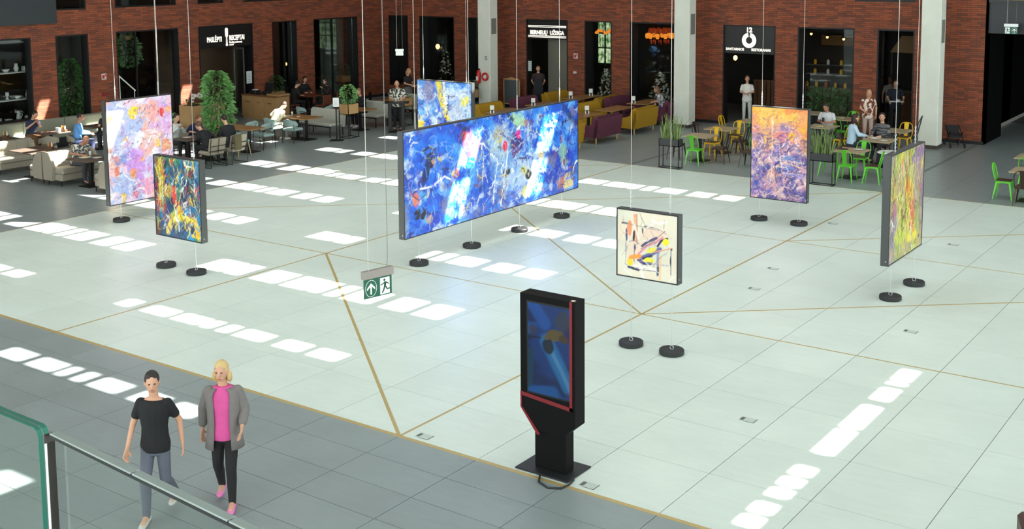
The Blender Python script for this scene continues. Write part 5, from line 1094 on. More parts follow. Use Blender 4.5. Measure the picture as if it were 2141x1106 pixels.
# flower trees (conical, with pale blooms) standing in the middle windows
def cone(r, h):
    def fn(rd):
        a = rd.random()*6.283; t = rd.random()**1.5; k = r*(1 - t)**1.15 + .07; q = k*(.6 + .45*rd.random())
        return (q*cos(a), q*sin(a), .15 + (h - .15)*t), (cos(a), sin(a), .3)
    return fn
BLM = mat('cream_bloom', (248, 246, 234), .5, 0, .06)
def flower_tree(x, y, h, r, label, seed, nb=60):
    t = thing('flower_tree', label, 'flower tree', (x, y, 0), 0, 'conical flower trees'); o = obj('foliage', foliage((label,), 420, cone(r, h), .11, mat('dusty_leaf', (96, 104, 76), .5, 0, .35), seed), t); o['kind'] = 'stuff'
    rd = random.Random(seed); f = cone(r*1.05, h); mb = MB()
    for _ in range(nb): p, _d = f(rd); mb.ell(p, .045, .045, .035, 6, 4)
    o = obj('blooms', mb.mesh('blooms', BLM), t); o['kind'] = 'stuff'
    obj('stem', MB().cyl((0, 0, 0), (0, 0, h*.8), .03, .015, 6).mesh('stem', BARK), t)
flower_tree(-31.05, 38.45, 1.95, .42, 'pale flower tree behind the back blue painting', 31); flower_tree(-32.35, 38.35, 2.2, .22, 'thin flower tree at the edge of the corner window', 32, 40)
flower_tree(-23.15, 38.4, 1.6, .36, 'pale flower tree in the narrow middle window', 33, 140); flower_tree(-20.8, 38.4, 1.6, .55, 'pale flower tree in the chandelier window', 34, 150)
# daylit garden window at the very back of the narrow middle opening
def leafy_light():
    m = bpy.data.materials.new('sunlit_garden'); m.use_nodes = True; nt = m.node_tree; b = nt.nodes['Principled BSDF']; n = nt.nodes.new('ShaderNodeTexNoise'); n.inputs['Scale'].default_value = 9
    r = nt.nodes.new('ShaderNodeValToRGB'); r.color_ramp.elements[0].position = .38; r.color_ramp.elements[0].color = (*lin((60, 110, 40)), 1); r.color_ramp.elements[1].position = .6; r.color_ramp.elements[1].color = (*lin((220, 240, 190)), 1)
    nt.links.new(n.outputs['Fac'], r.inputs[0]); nt.links.new(r.outputs[0], b.inputs['Emission Color']); b.inputs['Emission Strength'].default_value = 1.0; b.inputs['Base Color'].default_value = (0, 0, 0, 1); return m
gw = obj('window_garden', MB().box(-26.3, -25.15, YB + 5.46, YB + 5.49, 1.35, 3.3).mesh('window_garden', leafy_light())); tag(gw, 'far bright window onto green leaves', kind='structure')
for x in (-25.95, -25.6): obj('glazing_bar', MB().box(x - .03, x + .03, YB + 5.42, YB + 5.46, 1.35, 3.3).mesh('glazing_bar', FRAME), gw)
for z in (2.0, 2.65): obj('glazing_bar', MB().box(-26.3, -25.15, YB + 5.42, YB + 5.46, z - .025, z + .025).mesh('glazing_bar', FRAME), gw)
# grey lining panels seen in the door and windows
GRP = mat('grey_panel', (104, 104, 98), .7, 0, .08)
tag(obj('wall_panel_door', MB().box(-26.3, -25.0, YB + 1.6, YB + 1.7, 0, 3.0).mesh('wall_panel_door', mat('warm_grey_panel', (150, 146, 132), .7, 0, .06))), 'grey wall seen through the middle door', kind='structure')
tag(obj('curtain', MB().loft([[(-35.5 + .04*sin(i*1.3), 22.6 + .09*i, .0), (-35.46 + .04*sin(i*1.3), 22.6 + .09*i, .0), (-35.46 + .04*sin(i*1.3), 22.6 + .09*i, 3.6), (-35.5 + .04*sin(i*1.3), 22.6 + .09*i, 3.6)] for i in range(22)]).mesh('curtain', GRP)), 'grey curtain behind the indoor ficus', 'curtain')
tag(obj('curtain', MB().loft([[(-34.9 + .05*sin(i*1.4), 34.9 + .09*i, .0), (-34.86 + .05*sin(i*1.4), 34.9 + .09*i, .0), (-34.86 + .05*sin(i*1.4), 34.9 + .09*i, 3.6), (-34.9 + .05*sin(i*1.4), 34.9 + .09*i, 3.6)] for i in range(16)]).mesh('curtain', mat('green_grey_curtain', (92, 96, 88), .8, 0, .1))), 'green-grey curtain in the wide left window', 'curtain')
tree(-34.75, 23.1, 2.62, .40, .5, 'ficus tree inside the narrow left window', 1500, .12, seed=8)
hp = thing('hanging_plant', 'hanging leafy plant high inside the left window', 'plant', (-35.0, 25.6, 0)); o = obj('foliage', foliage('hang', 620, crown(.42, .42, 2.15, 3.3), .12, LEAF, 17), hp); o['kind'] = 'stuff'; obj('basket', MB().lathe([(.1, 3.1), (.2, 3.25), (.19, 3.25)], 12).mesh('basket', WOODT), hp); obj('hanger', MB().tube([(0, 0, 3.25), (0, 0, 3.95)], .01, 5).mesh('hanger', BLACK), hp)
tag(obj('handrail', MB().tube([(-35.2, 25.3, 1.85), (-35.2, 25.98, 1.25)], .022, 8).tube([(-35.2, 25.34, 1.8), (-35.2, 25.34, 0)], .012, 6).tube([(-35.2, 25.94, 1.28), (-35.2, 25.94, 0)], .012, 6).mesh('handrail', mat('handrail_glow', (236, 234, 226), .4, 0, .02, emit=(240, 236, 226), estr=.5))), 'pale slanting stair handrail inside the left window', 'handrail')  # brightness put into the rail as emission; it is no lamp
lt = thing('wall_lantern', 'amber lit lantern box deep inside the left window', 'lamp', (-36.2, 28.2, 2.85)); obj('glow_panel', MB().prism([(-.35, -.15), (.3, -.28), (.3, .3), (-.05, .25)], (0, 0, 0), (0, 1, 0), (0, 0, 1), (.04, 0, 0)).mesh('glow_panel', mat('amber_glow', (220, 180, 90), .5, 0, .3, 6, emit=(236, 190, 96), estr=.8)), lt); obj('frame', MB().box(.04, .06, -.03, .0, -.3, .32).box(.04, .06, .2, .22, -.3, .4).mesh('frame', BLACK), lt); obj('stem', MB().tube([(0, .1, .3), (0, .1, 1.1)], .015, 6).mesh('stem', BLACK), lt)
box_planter(-34.35, 35.7, .3, .55, .72, 1.0, 'oak planter with a bush inside the wide left window', ph=.5, seed=26, n=300)
# greenery window and its bar behind
gp = thing('window_planter', 'dense green planting behind the bars of the greenery window', 'planter', (-14.2, 38.45, 0)); o = obj('foliage', foliage('gwin', 1300, lambda rd: (((rd.random() - .5)*1.75, (rd.random() - .5)*.4, .35 + 1.05*rd.random()**.8), (rd.random() - .5, -.6, .2)), .13, LEAF, 41), gp); o['kind'] = 'stuff'
obj('trough', MB().box(-.95, .9, -.22, .22, 0, .4).mesh('trough', SATIN), gp)
for i in range(7): obj('bar', MB().box(-.9 + .29*i, -.88 + .29*i, -.28, -.26, 0, 1.72).mesh('bar', BLACK), gp)
bar = thing('bar_counter', 'bar shelves with jars behind the greenery window', 'shelf', (-15.3, 42.3, 0))
obj('back_board', MB().box(-1.4, 1.4, .3, .36, 0, 3.3).mesh('back_board', mat('bar_board', (52, 44, 38), .7, 0, .2)), bar)
for z in (1.45, 1.8): obj('shelf', MB().box(-1.4, 1.4, -.1, .3, z - .03, z).mesh('shelf', mat('bar_shelf', (120, 118, 112), .5)), bar)
obj('counter_front', MB().box(-1.4, 1.4, -.9, -.8, 0, 1.05).mesh('counter_front', WOODD), bar); obj('sign_plank', MB().box(-.75, .55, -.3, -.26, 2.55, 2.92).mesh('sign_plank', mat('sign_plank', (150, 108, 60), .6, 0, .15)), bar)
JARS = [mat('jar_%d' % i, c, .4, 0, .1, emit=c, estr=.12) for i, c in enumerate(((226, 170, 40), (240, 190, 60), (190, 110, 60), (214, 210, 196), (120, 160, 50)))]
jm = [cm(('jar', i), lambda: MB().lathe([(.05, 0), (.055, .13), (.035, .15), (.035, .18)], 9).mesh('glass_jar', JARS[i])) for i in range(5)]
JL = ['amber jar', 'yellow jar', 'brown jar', 'white jar', 'green jar']; used = {}
ordn = ['leftmost', 'second', 'third', 'fourth', 'fifth', 'sixth', 'seventh', 'eighth', 'ninth', 'tenth']
for i in range(9):
    z = 1.45 if i < 5 else 1.8; k_ = (i*3) % 5; x = -16.4 + .5*(i % 5)
    o = tag(obj('glass_jar', jm[k_], None, (x, 42.35, z)), '%s on the %s bar shelf, %s along it' % (JL[k_], 'lower' if i < 5 else 'upper', ordn[i % 5]), 'jar', 'jars on the bar shelves')
for i in range(6): tag(obj('fruit_jar', jm[i % 3], None, (-16.35 + .36*i, 41.45, 1.05)), '%s on the bar counter, %s from the left' % (JL[i % 3], ordn[i]), 'jar', 'jars on the bar counter')
b2 = thing('serving_counter', 'wooden serving counter inside the right doorway', 'counter', (-12.4, 41.6, 0)); obj('front', MB().box(-1.0, 1.3, -.3, .3, 0, 1.05).mesh('front', WOODD), b2); obj('worktop', MB().box(-1.02, 1.32, -.33, .33, 1.05, 1.09).mesh('worktop', mat('steel_top', (130, 130, 128), .4, .4)), b2); obj('gantry', MB().prism([(-1.0, 2.4), (1.3, 2.4), (1.3, 3.0), (-.6, 3.0)], (0, .1, 0), (1, 0, 0), (0, 0, 1), (0, .05, 0)).mesh('gantry', mat('sign_plank2', (140, 108, 66), .6)), b2)
obj('gantry_post', MB().box(-.95, -.9, .1, .15, 1.09, 2.4).box(1.2, 1.25, .1, .15, 1.09, 2.4).mesh('gantry_post', BLACK), b2)
b3 = thing('wooden_screen', 'slatted wooden counter front inside the ring-sign doorway', 'screen', (-17.0, 40.4, 0))
for i in range(12): obj('slat', MB().box(-1.0 + .17*i, -.86 + .17*i, 0, .05, 0, 1.25).mesh('slat', WOODD), b3)
obj('rail', MB().box(-1.0, 1.05, -.02, .08, 1.25, 1.3).mesh('rail', WOODD), b3)
dp = thing('glass_door', 'open glass door leaf of the left restaurant', 'door', (XL - .12, 29.95, 0)); obj('leaf_frame', MB().box(-.6, .0, -.03, .0, 0, .08).box(-.6, 0, -.03, 0, 2.5, 2.58).box(-.06, 0, -.03, 0, .08, 2.5).box(-.6, -.54, -.03, 0, .08, 2.5).mesh('leaf_frame', CHROME), dp); obj('pane', MB().box(-.54, -.06, -.02, -.01, .08, 2.5).mesh('pane', GLASS), dp)
tag(obj('wall_panel_left', MB().box(-36.2, -36.1, 27.6, 31.5, 0, 3.3).mesh('wall_panel_left', mat('brown_panel', (96, 76, 58), .6, 0, .3, 2))), 'brown panelling inside the left restaurant', kind='structure')
# shop shelves with white crockery
sh = thing('display_shelves', 'black display shelves of white crockery in the shop window', 'shelf', (-34.6, 20.6, 0))
for z in (.78, 1.5, 2.37): obj('shelf_board', MB().box(-.2, .2, -1.9, 1.15, z - .035, z).mesh('shelf_board', WHITE), sh)
for y in (-1.9, -.35, 1.13): obj('upright', MB().box(-.2, -.16, y, y + .03, 0, 3.2).mesh('upright', BLACK), sh)
obj('top_light', MB().box(-.1, .45, -1.9, .55, 3.3, 3.36).mesh('top_light', mat('top_light', (120, 126, 118), .5)), sh)
rd = random.Random(77)
def crock(kind):
    if kind == 'vase': return smooth(MB().lathe([(.05, 0), (.09, .1), (.05, .22), (.06, .26)], 12).mesh('vase', PLATE))
    if kind == 'bowl': return smooth(MB().lathe([(.05, 0), (.13, .1), (.12, .1), (.04, .02)], 14).mesh('bowl', PLATE))
    if kind == 'plate stack': return MB().rbox(-.1, .1, -.13, .13, 0, .16, .02).mesh('plate_stack', PLATE)
    if kind == 'jug': return smooth(MB().lathe([(.06, 0), (.08, .12), (.05, .26), (.07, .32)], 12).tube([(.06, 0, .26), (.13, 0, .22), (.08, 0, .1)], .012, 6).mesh('jug', PLATE))
    if kind == 'rabbit': return smooth(MB().ell((0, 0, .1), .07, .09, .1).ell((0, 0, .24), .05, .05, .06).ell((0, -.045, .36), .015, .018, .08, rot=Matrix.Rotation(.3, 3, 'X')).ell((0, .045, .36), .015, .018, .08, rot=Matrix.Rotation(-.3, 3, 'X')).mesh('rabbit', PLATE))
    return smooth(MB().lathe([(.05, 0), (.05, .06), (.015, .1), (.06, .14), (.055, .24)], 12).mesh('goblet', PLATE))
kinds = ['jug', 'plate stack', 'bowl', 'goblet', 'vase', 'rabbit']
rows = {.78: ['goblet', 'jug', 'vase', 'plate stack', 'bowl', 'jug', 'plate stack'], 1.5: ['vase', 'goblet', 'plate stack', 'rabbit', 'goblet', 'bowl', 'vase'], 2.37: ['bowl', 'plate stack', 'plate stack', 'bowl', 'bowl', 'vase', 'plate stack']}
for z, ks in rows.items():
    for i, kd in enumerate(ks):
        tag(obj(kd.replace(' ', '_'), cm(('crock', kd), lambda: crock(kd)), None, (-34.55, 19.25 + .36*i, z), (0, 0, rd.random())), 'white %s on the %s shop shelf, %s from the left' % (kd, {.78: 'lowest', 1.5: 'middle', 2.37: 'highest'}[z], ordn[i].replace('leftmost', 'first')), 'crockery', 'white crockery in the shop window')
# ================================================================== gallery balustrade close to the camera
tag(obj('floor_gallery', MB().box(-7, 6, -4, 1.3, 3.55, 3.9).mesh('floor_gallery', mat('gallery_slab', (160, 160, 156), .7))), 'gallery slab under the camera', kind='structure')
EDGE = mat('glass_edge', (40, 120, 100), .15, 0, .05, spec=.8)
ba = thing('glass_balustrade', 'frameless glass balustrade panel with a green edge, far left', 'balustrade', (-1.888, 1.165, 3.9), R(-1.0))
t = .021
def rounded(x0, x1, z1, r):
    return [(x0, 0), (x1, 0)] + [(x1 - r + r*cos(a*pi/12), z1 - r + r*sin(a*pi/12)) for a in range(7)] + [(x0, z1)]
for k, y in enumerate((-t/2, .0015)):
    obj('glass_layer', MB().prism(rounded(-1.4, -.004, 1.096, .016), (0, y, 0), (1, 0, 0), (0, 0, 1), (0, t/2 - .0015, 0)).mesh('glass_layer', GLASSB), ba)
for k, y in enumerate((-t/2, .0015)):
    pts = [(-1.4, 1.0955), (-.018, 1.0955), (-.009, 1.092), (-.004, 1.082), (-.004, 0.0)]
    mb = MB(); rings = []
    for i, (px, pz) in enumerate(pts):
        nx, nz = [(0, 1), (0, 1), (.6, .8), (1, .2), (1, 0)][i]
        rings.append([(px, y, pz), (px, y + t/2 - .0015, pz), (px + nx*.0015, y + t/2 - .0015, pz + nz*.0015), (px + nx*.0015, y, pz + nz*.0015)])
    obj('polished_edge', mb.loft(rings).mesh('polished_edge', EDGE), ba)
bb = thing('glass_balustrade', 'glass balustrade panel with a steel cap rail crossing the lower left', 'balustrade', (-1.862, 1.158, 3.9), R(-4.3))
obj('glass_layer', MB().box(.004, 2.6, -.008, .008, 0, 1.08).mesh('glass_layer', GLASSB), bb)
STEEL = mat('polished_cap', (186, 196, 192), .15, .45, .04, 20)
for i in range(5):
    obj('cap_rail', MB().rbox(.012 + .26*i + (.002 if i else 0), .012 + .26*(i + 1) - .002, -.006, .011, 1.0965, 1.1, .0008).mesh('cap_rail', STEEL), bb)
obj('cap_rail', MB().rbox(.012 + 1.3, 2.6, -.006, .011, 1.0965, 1.1, .0008).mesh('cap_rail', STEEL), bb)
obj('gasket', MB().box(.012, 2.6, -.0062, .008, 1.0915, 1.0965).mesh('gasket', mat('dark_gasket', (26, 34, 34), .5)), bb)
obj('edge_trim', MB().box(-.001, .004, -.01, .008, 0, 1.095).mesh('edge_trim', mat('edge_black', (50, 40, 36), .5)), bb); obj('edge_line', MB().box(.004, .0055, -.012, -.008, 0, 1.08).mesh('edge_line', WHITE), bb)
# brown armchair at the bottom right corner
BRN = mat('brown_leather', (70, 44, 34), .45, 0, .15, 12, .1)
br = thing('leather_armchair', 'dark brown armchair cut off at the bottom right corner', 'armchair', (-1.80, 11.2, 0), R(20))
obj('backrest', MB().rbox(-.40, .40, -.42, -.26, .15, .82, .05).mesh('backrest', BRN), br); obj('seat', MB().rbox(-.30, .30, -.26, .38, .2, .46, .05).mesh('seat', BRN), br)
for s in (-1, 1): obj('armrest', MB().rbox(s*.36 - .07, s*.36 + .07, -.26, .38, .15, .6, .04).mesh('armrest', BRN), br)
for sx in (-1, 1):
    for sy in (-.36, .3): obj('leg', MB().lathe([(.015, 0), (.025, .15)], 8).mesh('leg', BLACK), br, (sx*.33, sy, 0))
# ================================================================== people (local +Y is forward)
SKIN = mat('skin', (206, 156, 128), .55, 0, .06, 20); SKIN2 = mat('skin_tanned', (178, 124, 96), .55, 0, .06, 20)
EYEM = mat('eye_dark', (40, 30, 28), .3); LIPM = mat('lips', (158, 88, 80), .5)
TMPS = bpy.data.scenes.new('workbench')
def remesh(mb, name, materials, vox, sm=2):
    me = mb.mesh(name + '_raw', materials); o = bpy.data.objects.new('tmp', me); TMPS.collection.objects.link(o)
    md = o.modifiers.new('r', 'REMESH'); md.mode = 'VOXEL'; md.voxel_size = vox; md.use_smooth_shade = True
    if sm: s = o.modifiers.new('s', 'SMOOTH'); s.factor = .5; s.iterations = sm
    vl = TMPS.view_layers[0]; vl.update(); out = bpy.data.meshes.new_from_object(o.evaluated_get(vl.depsgraph)); out.name = name
    bpy.data.objects.remove(o); bpy.data.meshes.remove(me)
    if not out.materials: out.materials.append(materials)
    return smooth(out)
def caps(mb, a, b, ra, rb, n=10):
    """tapered capsule"""
    a, b = Vector(a), Vector(b); d = (b - a); L = d.length
    if L < 1e-6: return mb.ell(a, ra, ra, ra)
    d /= L; pts, rad = [], []
    for q in (-.98, -.7, -.35): pts.append(a + d*ra*q); rad.append(ra*math.sqrt(1 - q*q))
    pts += [a, b]; rad += [ra, rb]
    for q in (.35, .7, .98): pts.append(b + d*rb*q); rad.append(rb*math.sqrt(1 - q*q))
    return mb.tube(pts, rad, n)
def ring(c, rx, ry, ax, ay, n=14):
    return [Vector(c) + ax*(rx*cos(q*2*pi/n)) + ay*(ry*sin(q*2*pi/n)) for q in range(n)]
def hand(mb, wrist, elbow, palm_n, side, curl=.5):
    """palm, four unequal bent fingers and a thumb from the side of the palm"""
    w = Vector(wrist); d = (w - Vector(elbow)).normalized(); nrm = Vector(palm_n); nrm = (nrm - d*nrm.dot(d)).normalized(); s = d.cross(nrm)*side
    p1 = w + d*.085
    mb.loft([ring(w - d*.01, .026, .018, s, nrm, 8), ring(w + d*.04, .038, .015, s, nrm, 8), ring(p1, .040, .013, s, nrm, 8)])
    for i, (off, L) in enumerate(((-.030, .068), (-.010, .078), (.010, .073), (.029, .058))):
        b = p1 + s*off - d*.02; k1 = b + d*(L*.45 + .02) + nrm*L*.18*curl + s*off*.35; k2 = k1 + (d*(1 - .6*curl) + nrm*curl).normalized()*L*.32; k3 = k2 + (d*(1 - 1.2*curl) + nrm*1.3*curl).normalized()*L*.25
        mb.tube([b, k1, k2 + s*off*.2, k3 + s*off*.3], [.0105, .0105, .0095, .0075], 6)
    t0 = w + d*.025 - s*.030; t1 = t0 + d*.035 - s*.022 + nrm*.012; t2 = t1 + d*.028 - s*.004 + nrm*.012
    mb.tube([t0 + s*.012, t1 - s*.008, t2 - s*.010], [.014, .0125, .0095], 6)
def person(loc, heading, label, pose='stand', h=1.68, top=(40, 40, 44), pants=(50, 52, 60), shoes=(40, 38, 36), hair=(40, 30, 26), hairst='short', sleeve='short', arms=None, lean=0.0, headturn=0.0, nod=0.0, seat=.46, vox=.016, skin=None, legs=None, build=1.0, topm=None, apron=None, extra=None, shortpants=False, skirt=None, group='visitors and staff', bald=False, clog=None, cardigan=None, scoop=.53):
    sk = skin or SKIN; S = h/1.68
    t = thing('person', label, 'person', loc, R(heading - 90), group)
    V3 = lambda x, y, z: Vector((x, y, z))*S
    sit = pose == 'sit'; neckz = .53
    hipz = (seat + .09)/S if sit else .90
    pel = V3(0, 0, hipz)
    ln = Matrix.Rotation(-lean, 3, 'X')            # lean forward (towards +Y)
    def up(x, y, z): return pel + ln @ V3(x, y, z)  # point of the upper body, measured from the pelvis
    B = build
    sh = {s: up(s*.158*B, -.008, .445) for s in (-1, 1)}; neck0 = up(0, -.01, .50); neck1 = up(0, .012, .60)
    hd = Matrix.Rotation(headturn, 3, 'Z') @ Matrix.Rotation(-lean*.55 - nod, 3, 'X'); hc = up(0, .022, .60) + hd @ V3(0, .015, .105)
    # legs
    if legs is None:
        if sit: legs = [((s*.095, .02, 0), (s*.11, .43, -.02), (s*.115, .40, -hipz + .085)) for s in (-1, 1)]
        else: legs = [((s*.09, 0, -.02), (s*.10, .02, -.44), (s*.105, -.02, -hipz + .085)) for s in (-1, 1)]
    LG = [[pel + V3(*p) for p in l] for l in legs]
    # arms: (elbow, wrist) relative to pelvis, in upper-body space
    if arms is None: arms = [((s*.24, -.03, .22), (s*.25, .07, -.02)) for s in (-1, 1)]
    AR = [(sh[s], pel + V3(*a[0]), pel + V3(*a[1])) for s, a in zip((-1, 1), arms)]
    def torso(mb, k, z0=-.08, z1=neckz, belly=0.0):
        prof = [(-.10, .155, .105), (-.02, .165, .115), (.08, .145, .105 + belly*.5), (.18, .138, .102 + belly), (.30, .158, .112 + belly*.5), (.39, .172, .108), (.445, .168, .092), (.49, .125, .072), (.525, .066, .056)]
        rr = []
        for z, rx, ry in prof:
            if z < z0 - .001 or z > z1 + .001: continue
            rr.append(ring(up(0, 0, z), (rx*B + k)*S, (ry*B + k)*S, ln @ Vector((1, 0, 0)), ln @ Vector((0, 1, 0))))
        mb.loft(rr)
    def legm(mb, k, upto=1.0):
        for hpt, kn, an in LG:
            caps(mb, hpt, kn, (.080*B + k)*S, (.056 + k)*S)
            end = kn.lerp(an, upto) if upto < 1 else an
            cf = kn.lerp(an, min(.32, upto)) + Vector((0, -.012*S, 0)); caps(mb, kn, cf, (.055 + k)*S, (.052 + k)*S)
            if upto > .33: caps(mb, cf, end, (.052 + k)*S, (.036 + k)*S)
    def armm(mb, k, a=0.0, b=1.0):
        for s0, e, w in AR:
            if b <= .5: caps(mb, s0, s0.lerp(e, b*2), (.052*B + k)*S, (.045 + k)*S)
            else: caps(mb, s0, e, (.052*B + k)*S, (.040 + k)*S); caps(mb, e, e.lerp(w, (b - .5)*2), (.040 + k)*S, (.028 + k)*S)
    # --- body: one continuous skin
    mb = MB(); torso(mb, -.012); legm(mb, -.010); armm(mb, -.004)
    caps(mb, neck0, neck1 + hd @ V3(0, 0, .03), .056*S, .050*S)
    mb.ell(hc, .074*S, .092*S, .112*S, 14, 10, hd); mb.ell(hc + hd @ V3(0, .030, -.055), .054*S, .058*S, .055*S, 12, 8, hd)
    caps(mb, hc + hd @ V3(0, .092, .005), hc + hd @ V3(0, .104, -.022), .011*S, .015*S, 6)
    for s in (-1, 1): mb.ell(hc + hd @ V3(s*.076, -.005, -.012), .012*S, .020*S, .030*S, 8, 6, hd)
    for hpt, kn, an in LG: caps(mb, an, an + V3(0, .12, -.05), .034*S, .026*S)
    hm = mb
    for s, (s0, e, w) in zip((-1, 1), AR):
        hand(hm, w, e, (-s*.5, .6, -.4) if (w - e).z > -.1*S else (-s, .25, 0), s)
    obj('body', remesh(mb, 'body', sk, .0075 if vox < .012 else .011, 1), t)
    # --- face
    for s in (-1, 1): obj('eye', cm(('eye', round(S, 2)), lambda: MB().ell((0, 0, 0), .013*S, .006*S, .008*S, 8, 5).mesh('eye', EYEM)), t, hc + hd @ V3(s*.030, .0895, .012), hd.to_euler())
    obj('mouth', cm(('mouth', round(S, 2)), lambda: MB().ell((0, 0, 0), .022*S, .008*S, .007*S, 8, 5).mesh('mouth', LIPM)), t, hc + hd @ V3(0, .088, -.062), hd.to_euler())
    # --- clothes
    tm_ = topm or mat('cloth_%d_%d_%d' % top, top, .85, 0, .12, 14, .1)
    mb = MB(); torso(mb, .017, -.10 if not sit else -.04, scoop); armm(mb, .012, 0, {'short': .30, 'long': .97, 'none': .06, 'half': .46}[sleeve]); obj('shirt', remesh(mb, 'shirt', tm_, vox), t)
    pm = mat('cloth_%d_%d_%d' % pants, pants, .85, 0, .10, 14, .1)
    mb = MB(); mb.loft([ring(up(0, 0, z), (rx*B + .008)*S, (ry*B + .008)*S, Vector((1, 0, 0)), Vector((0, 1, 0))) for z, rx, ry in ((-.13, .13, .10), (-.06, .158, .110), (.02, .152, .106), (.06, .142, .100))]); legm(mb, .008, .12 if shortpants else 1.0); obj('trousers', remesh(mb, 'trousers', pm, vox), t)
    if skirt:
        km = mat('cloth_%d_%d_%d' % skirt[0], skirt[0], .85, 0, .12, 14, .1); obj('skirt', smooth(MB().loft([ring(up(0, 0, z), rx*S, ry*S, Vector((1, 0, 0)), Vector((0, 1, 0)), 20) for z, rx, ry in ((.14, .15, .115), (-.05, .195, .15), (skirt[1], .235, .19))]).mesh('skirt', km)), t)
    if apron:
        obj('apron', MB().loft([[up(-.15, .130, z) + Vector((0, dy, 0)), up(.15, .130, z) + Vector((0, dy, 0)), up(.16, .145, z) + Vector((0, dy, 0)), up(-.16, .145, z) + Vector((0, dy, 0))] for z, dy in ((.30, 0), (.1, .005), (-.1, .02), (-.42, .03))]).mesh('apron', mat('cloth_%d_%d_%d' % apron, apron, .85)), t)
    if cardigan:
        cmn = mat('cloth_%d_%d_%d' % cardigan, cardigan, .9, 0, .12, 14, .1); mb = MB(); rr = []
        for z, rx, ry in ((.505, .120, .098), (.475, .190, .125), (.42, .212, .142), (.30, .196, .145), (.10, .188, .145), (-.04, .205, .155), (-.20, .225, .17)):
            outer = [up(0, 0, z) + ln @ V3(rx*cos(a), ry*sin(a), 0) for a in [R(118 + 304*i/18) for i in range(19)]]; inner = [up(0, 0, z) + ln @ V3((rx - .012)*cos(a), (ry - .012)*sin(a), 0) for a in [R(118 + 304*i/18) for i in range(19)]][::-1]
            rr.append(outer + inner)
        mb.loft(rr); obj('cardigan', smooth(mb.mesh('cardigan', cmn)), t)
        mb = MB(); armm(mb, .024, 0, .86); obj('cardigan_sleeves', remesh(mb, 'cardigan_sleeves', cmn, vox), t)
    sm_ = mat('shoe_%d_%d_%d' % shoes, shoes, .6, 0, .08)
    for i, (hpt, kn, an) in enumerate(LG):
        fz = an.z - .085*S; mb = MB(); yy = (Vector((0, 1, 0)))
        for q in ((-.075, .028, .05), (-.02, .036, .075), (.06, .042, .06), (.13, .044, .045), (.185, .030, .03)): pass
        rr = []
        for y, w_, hh in ((-.085, .020, .045), (-.06, .034, .085), (0, .037, .09), (.07, .043, .062), (.13, .044, .048), (.17, .034, .036), (.187, .014, .022)):
            c = Vector((an.x, an.y + y*S, fz)); rr.append([c + Vector((w_*S*cos(a), 0, max(0, hh*S*.5 + hh*S*.5*sin(a)))) for a in [q*2*pi/12 for q in range(12)]])
        obj('clog' if clog else 'shoe', smooth(mb.loft(rr).mesh('shoe', sm_)), t)
    # --- hair
    if not bald:
        hmt = mat('hair_%d_%d_%d' % hair, hair, .6, 0, .25, 40, .3, stretch=(1, 1, .2)); mb = MB()
        mb.ell(hc + hd @ V3(0, -.018, .028), .084*S, .096*S, .100*S, 14, 10, hd)
        if hairst == 'long': mb.ell(hc + hd @ V3(0, -.062, -.07), .080*S, .050*S, .135*S, 12, 8, hd); mb.ell(hc + hd @ V3(.062, -.015, -.06), .022*S, .045*S, .10*S, 8, 6, hd); mb.ell(hc + hd @ V3(-.062, -.015, -.06), .022*S, .045*S, .10*S, 8, 6, hd)
        if hairst == 'bun': mb.ell(hc + hd @ V3(0, -.115, .06), .045*S, .04*S, .045*S, 10, 7, hd)
        if hairst == 'wavy':
            for a in range(9): mb.ell(hc + hd @ V3(.085*cos(R(180 + a*22.5)), -.02 + .06*sin(R(180 + a*22.5)), -.06 - .03*(a % 2)), .035*S, .035*S, .06*S, 8, 6)
        hr_ = remesh(mb, 'hair', hmt, vox*.8, 1)
        # keep the face free: drop hair in front of the face plane
        import bmesh as _b
        bmm = _b.new(); bmm.from_mesh(hr_); inv = hd.inverted()
        dl = [v for v in bmm.verts if (lambda q: q.y > .045*S and q.z < .060*S)(inv @ (v.co - hc))]
        _b.ops.delete(bmm, geom=dl, context='VERTS'); bmm.to_mesh(hr_); bmm.free()
        obj('hair', hr_, t)
    if extra: extra(t, dict(hc=hc, hd=hd, S=S, up=up, AR=AR, LG=LG, pel=pel))
    return t
def pattern_mat(name, c1, c2, scale, stretch=(1, 1, 1)):
    m = bpy.data.materials.new(name); m.use_nodes = True; nt = m.node_tree; b = nt.nodes['Principled BSDF']; tc = nt.nodes.new('ShaderNodeTexCoord'); mp = nt.nodes.new('ShaderNodeMapping'); mp.inputs['Scale'].default_value = stretch
    n = nt.nodes.new('ShaderNodeTexNoise'); n.inputs['Scale'].default_value = scale; n.inputs['Detail'].default_value = 2; r = nt.nodes.new('ShaderNodeValToRGB'); r.color_ramp.interpolation = 'CONSTANT'; r.color_ramp.elements[1].position = .5
    r.color_ramp.elements[0].color = (*lin(c1), 1); r.color_ramp.elements[1].color = (*lin(c2), 1); nt.links.new(tc.outputs['Object'], mp.inputs[0]); nt.links.new(mp.outputs[0], n.inputs['Vector']); nt.links.new(n.outputs['Fac'], r.inputs[0]); nt.links.new(r.outputs[0], b.inputs['Base Color']); b.inputs['Roughness'].default_value = .85; return m
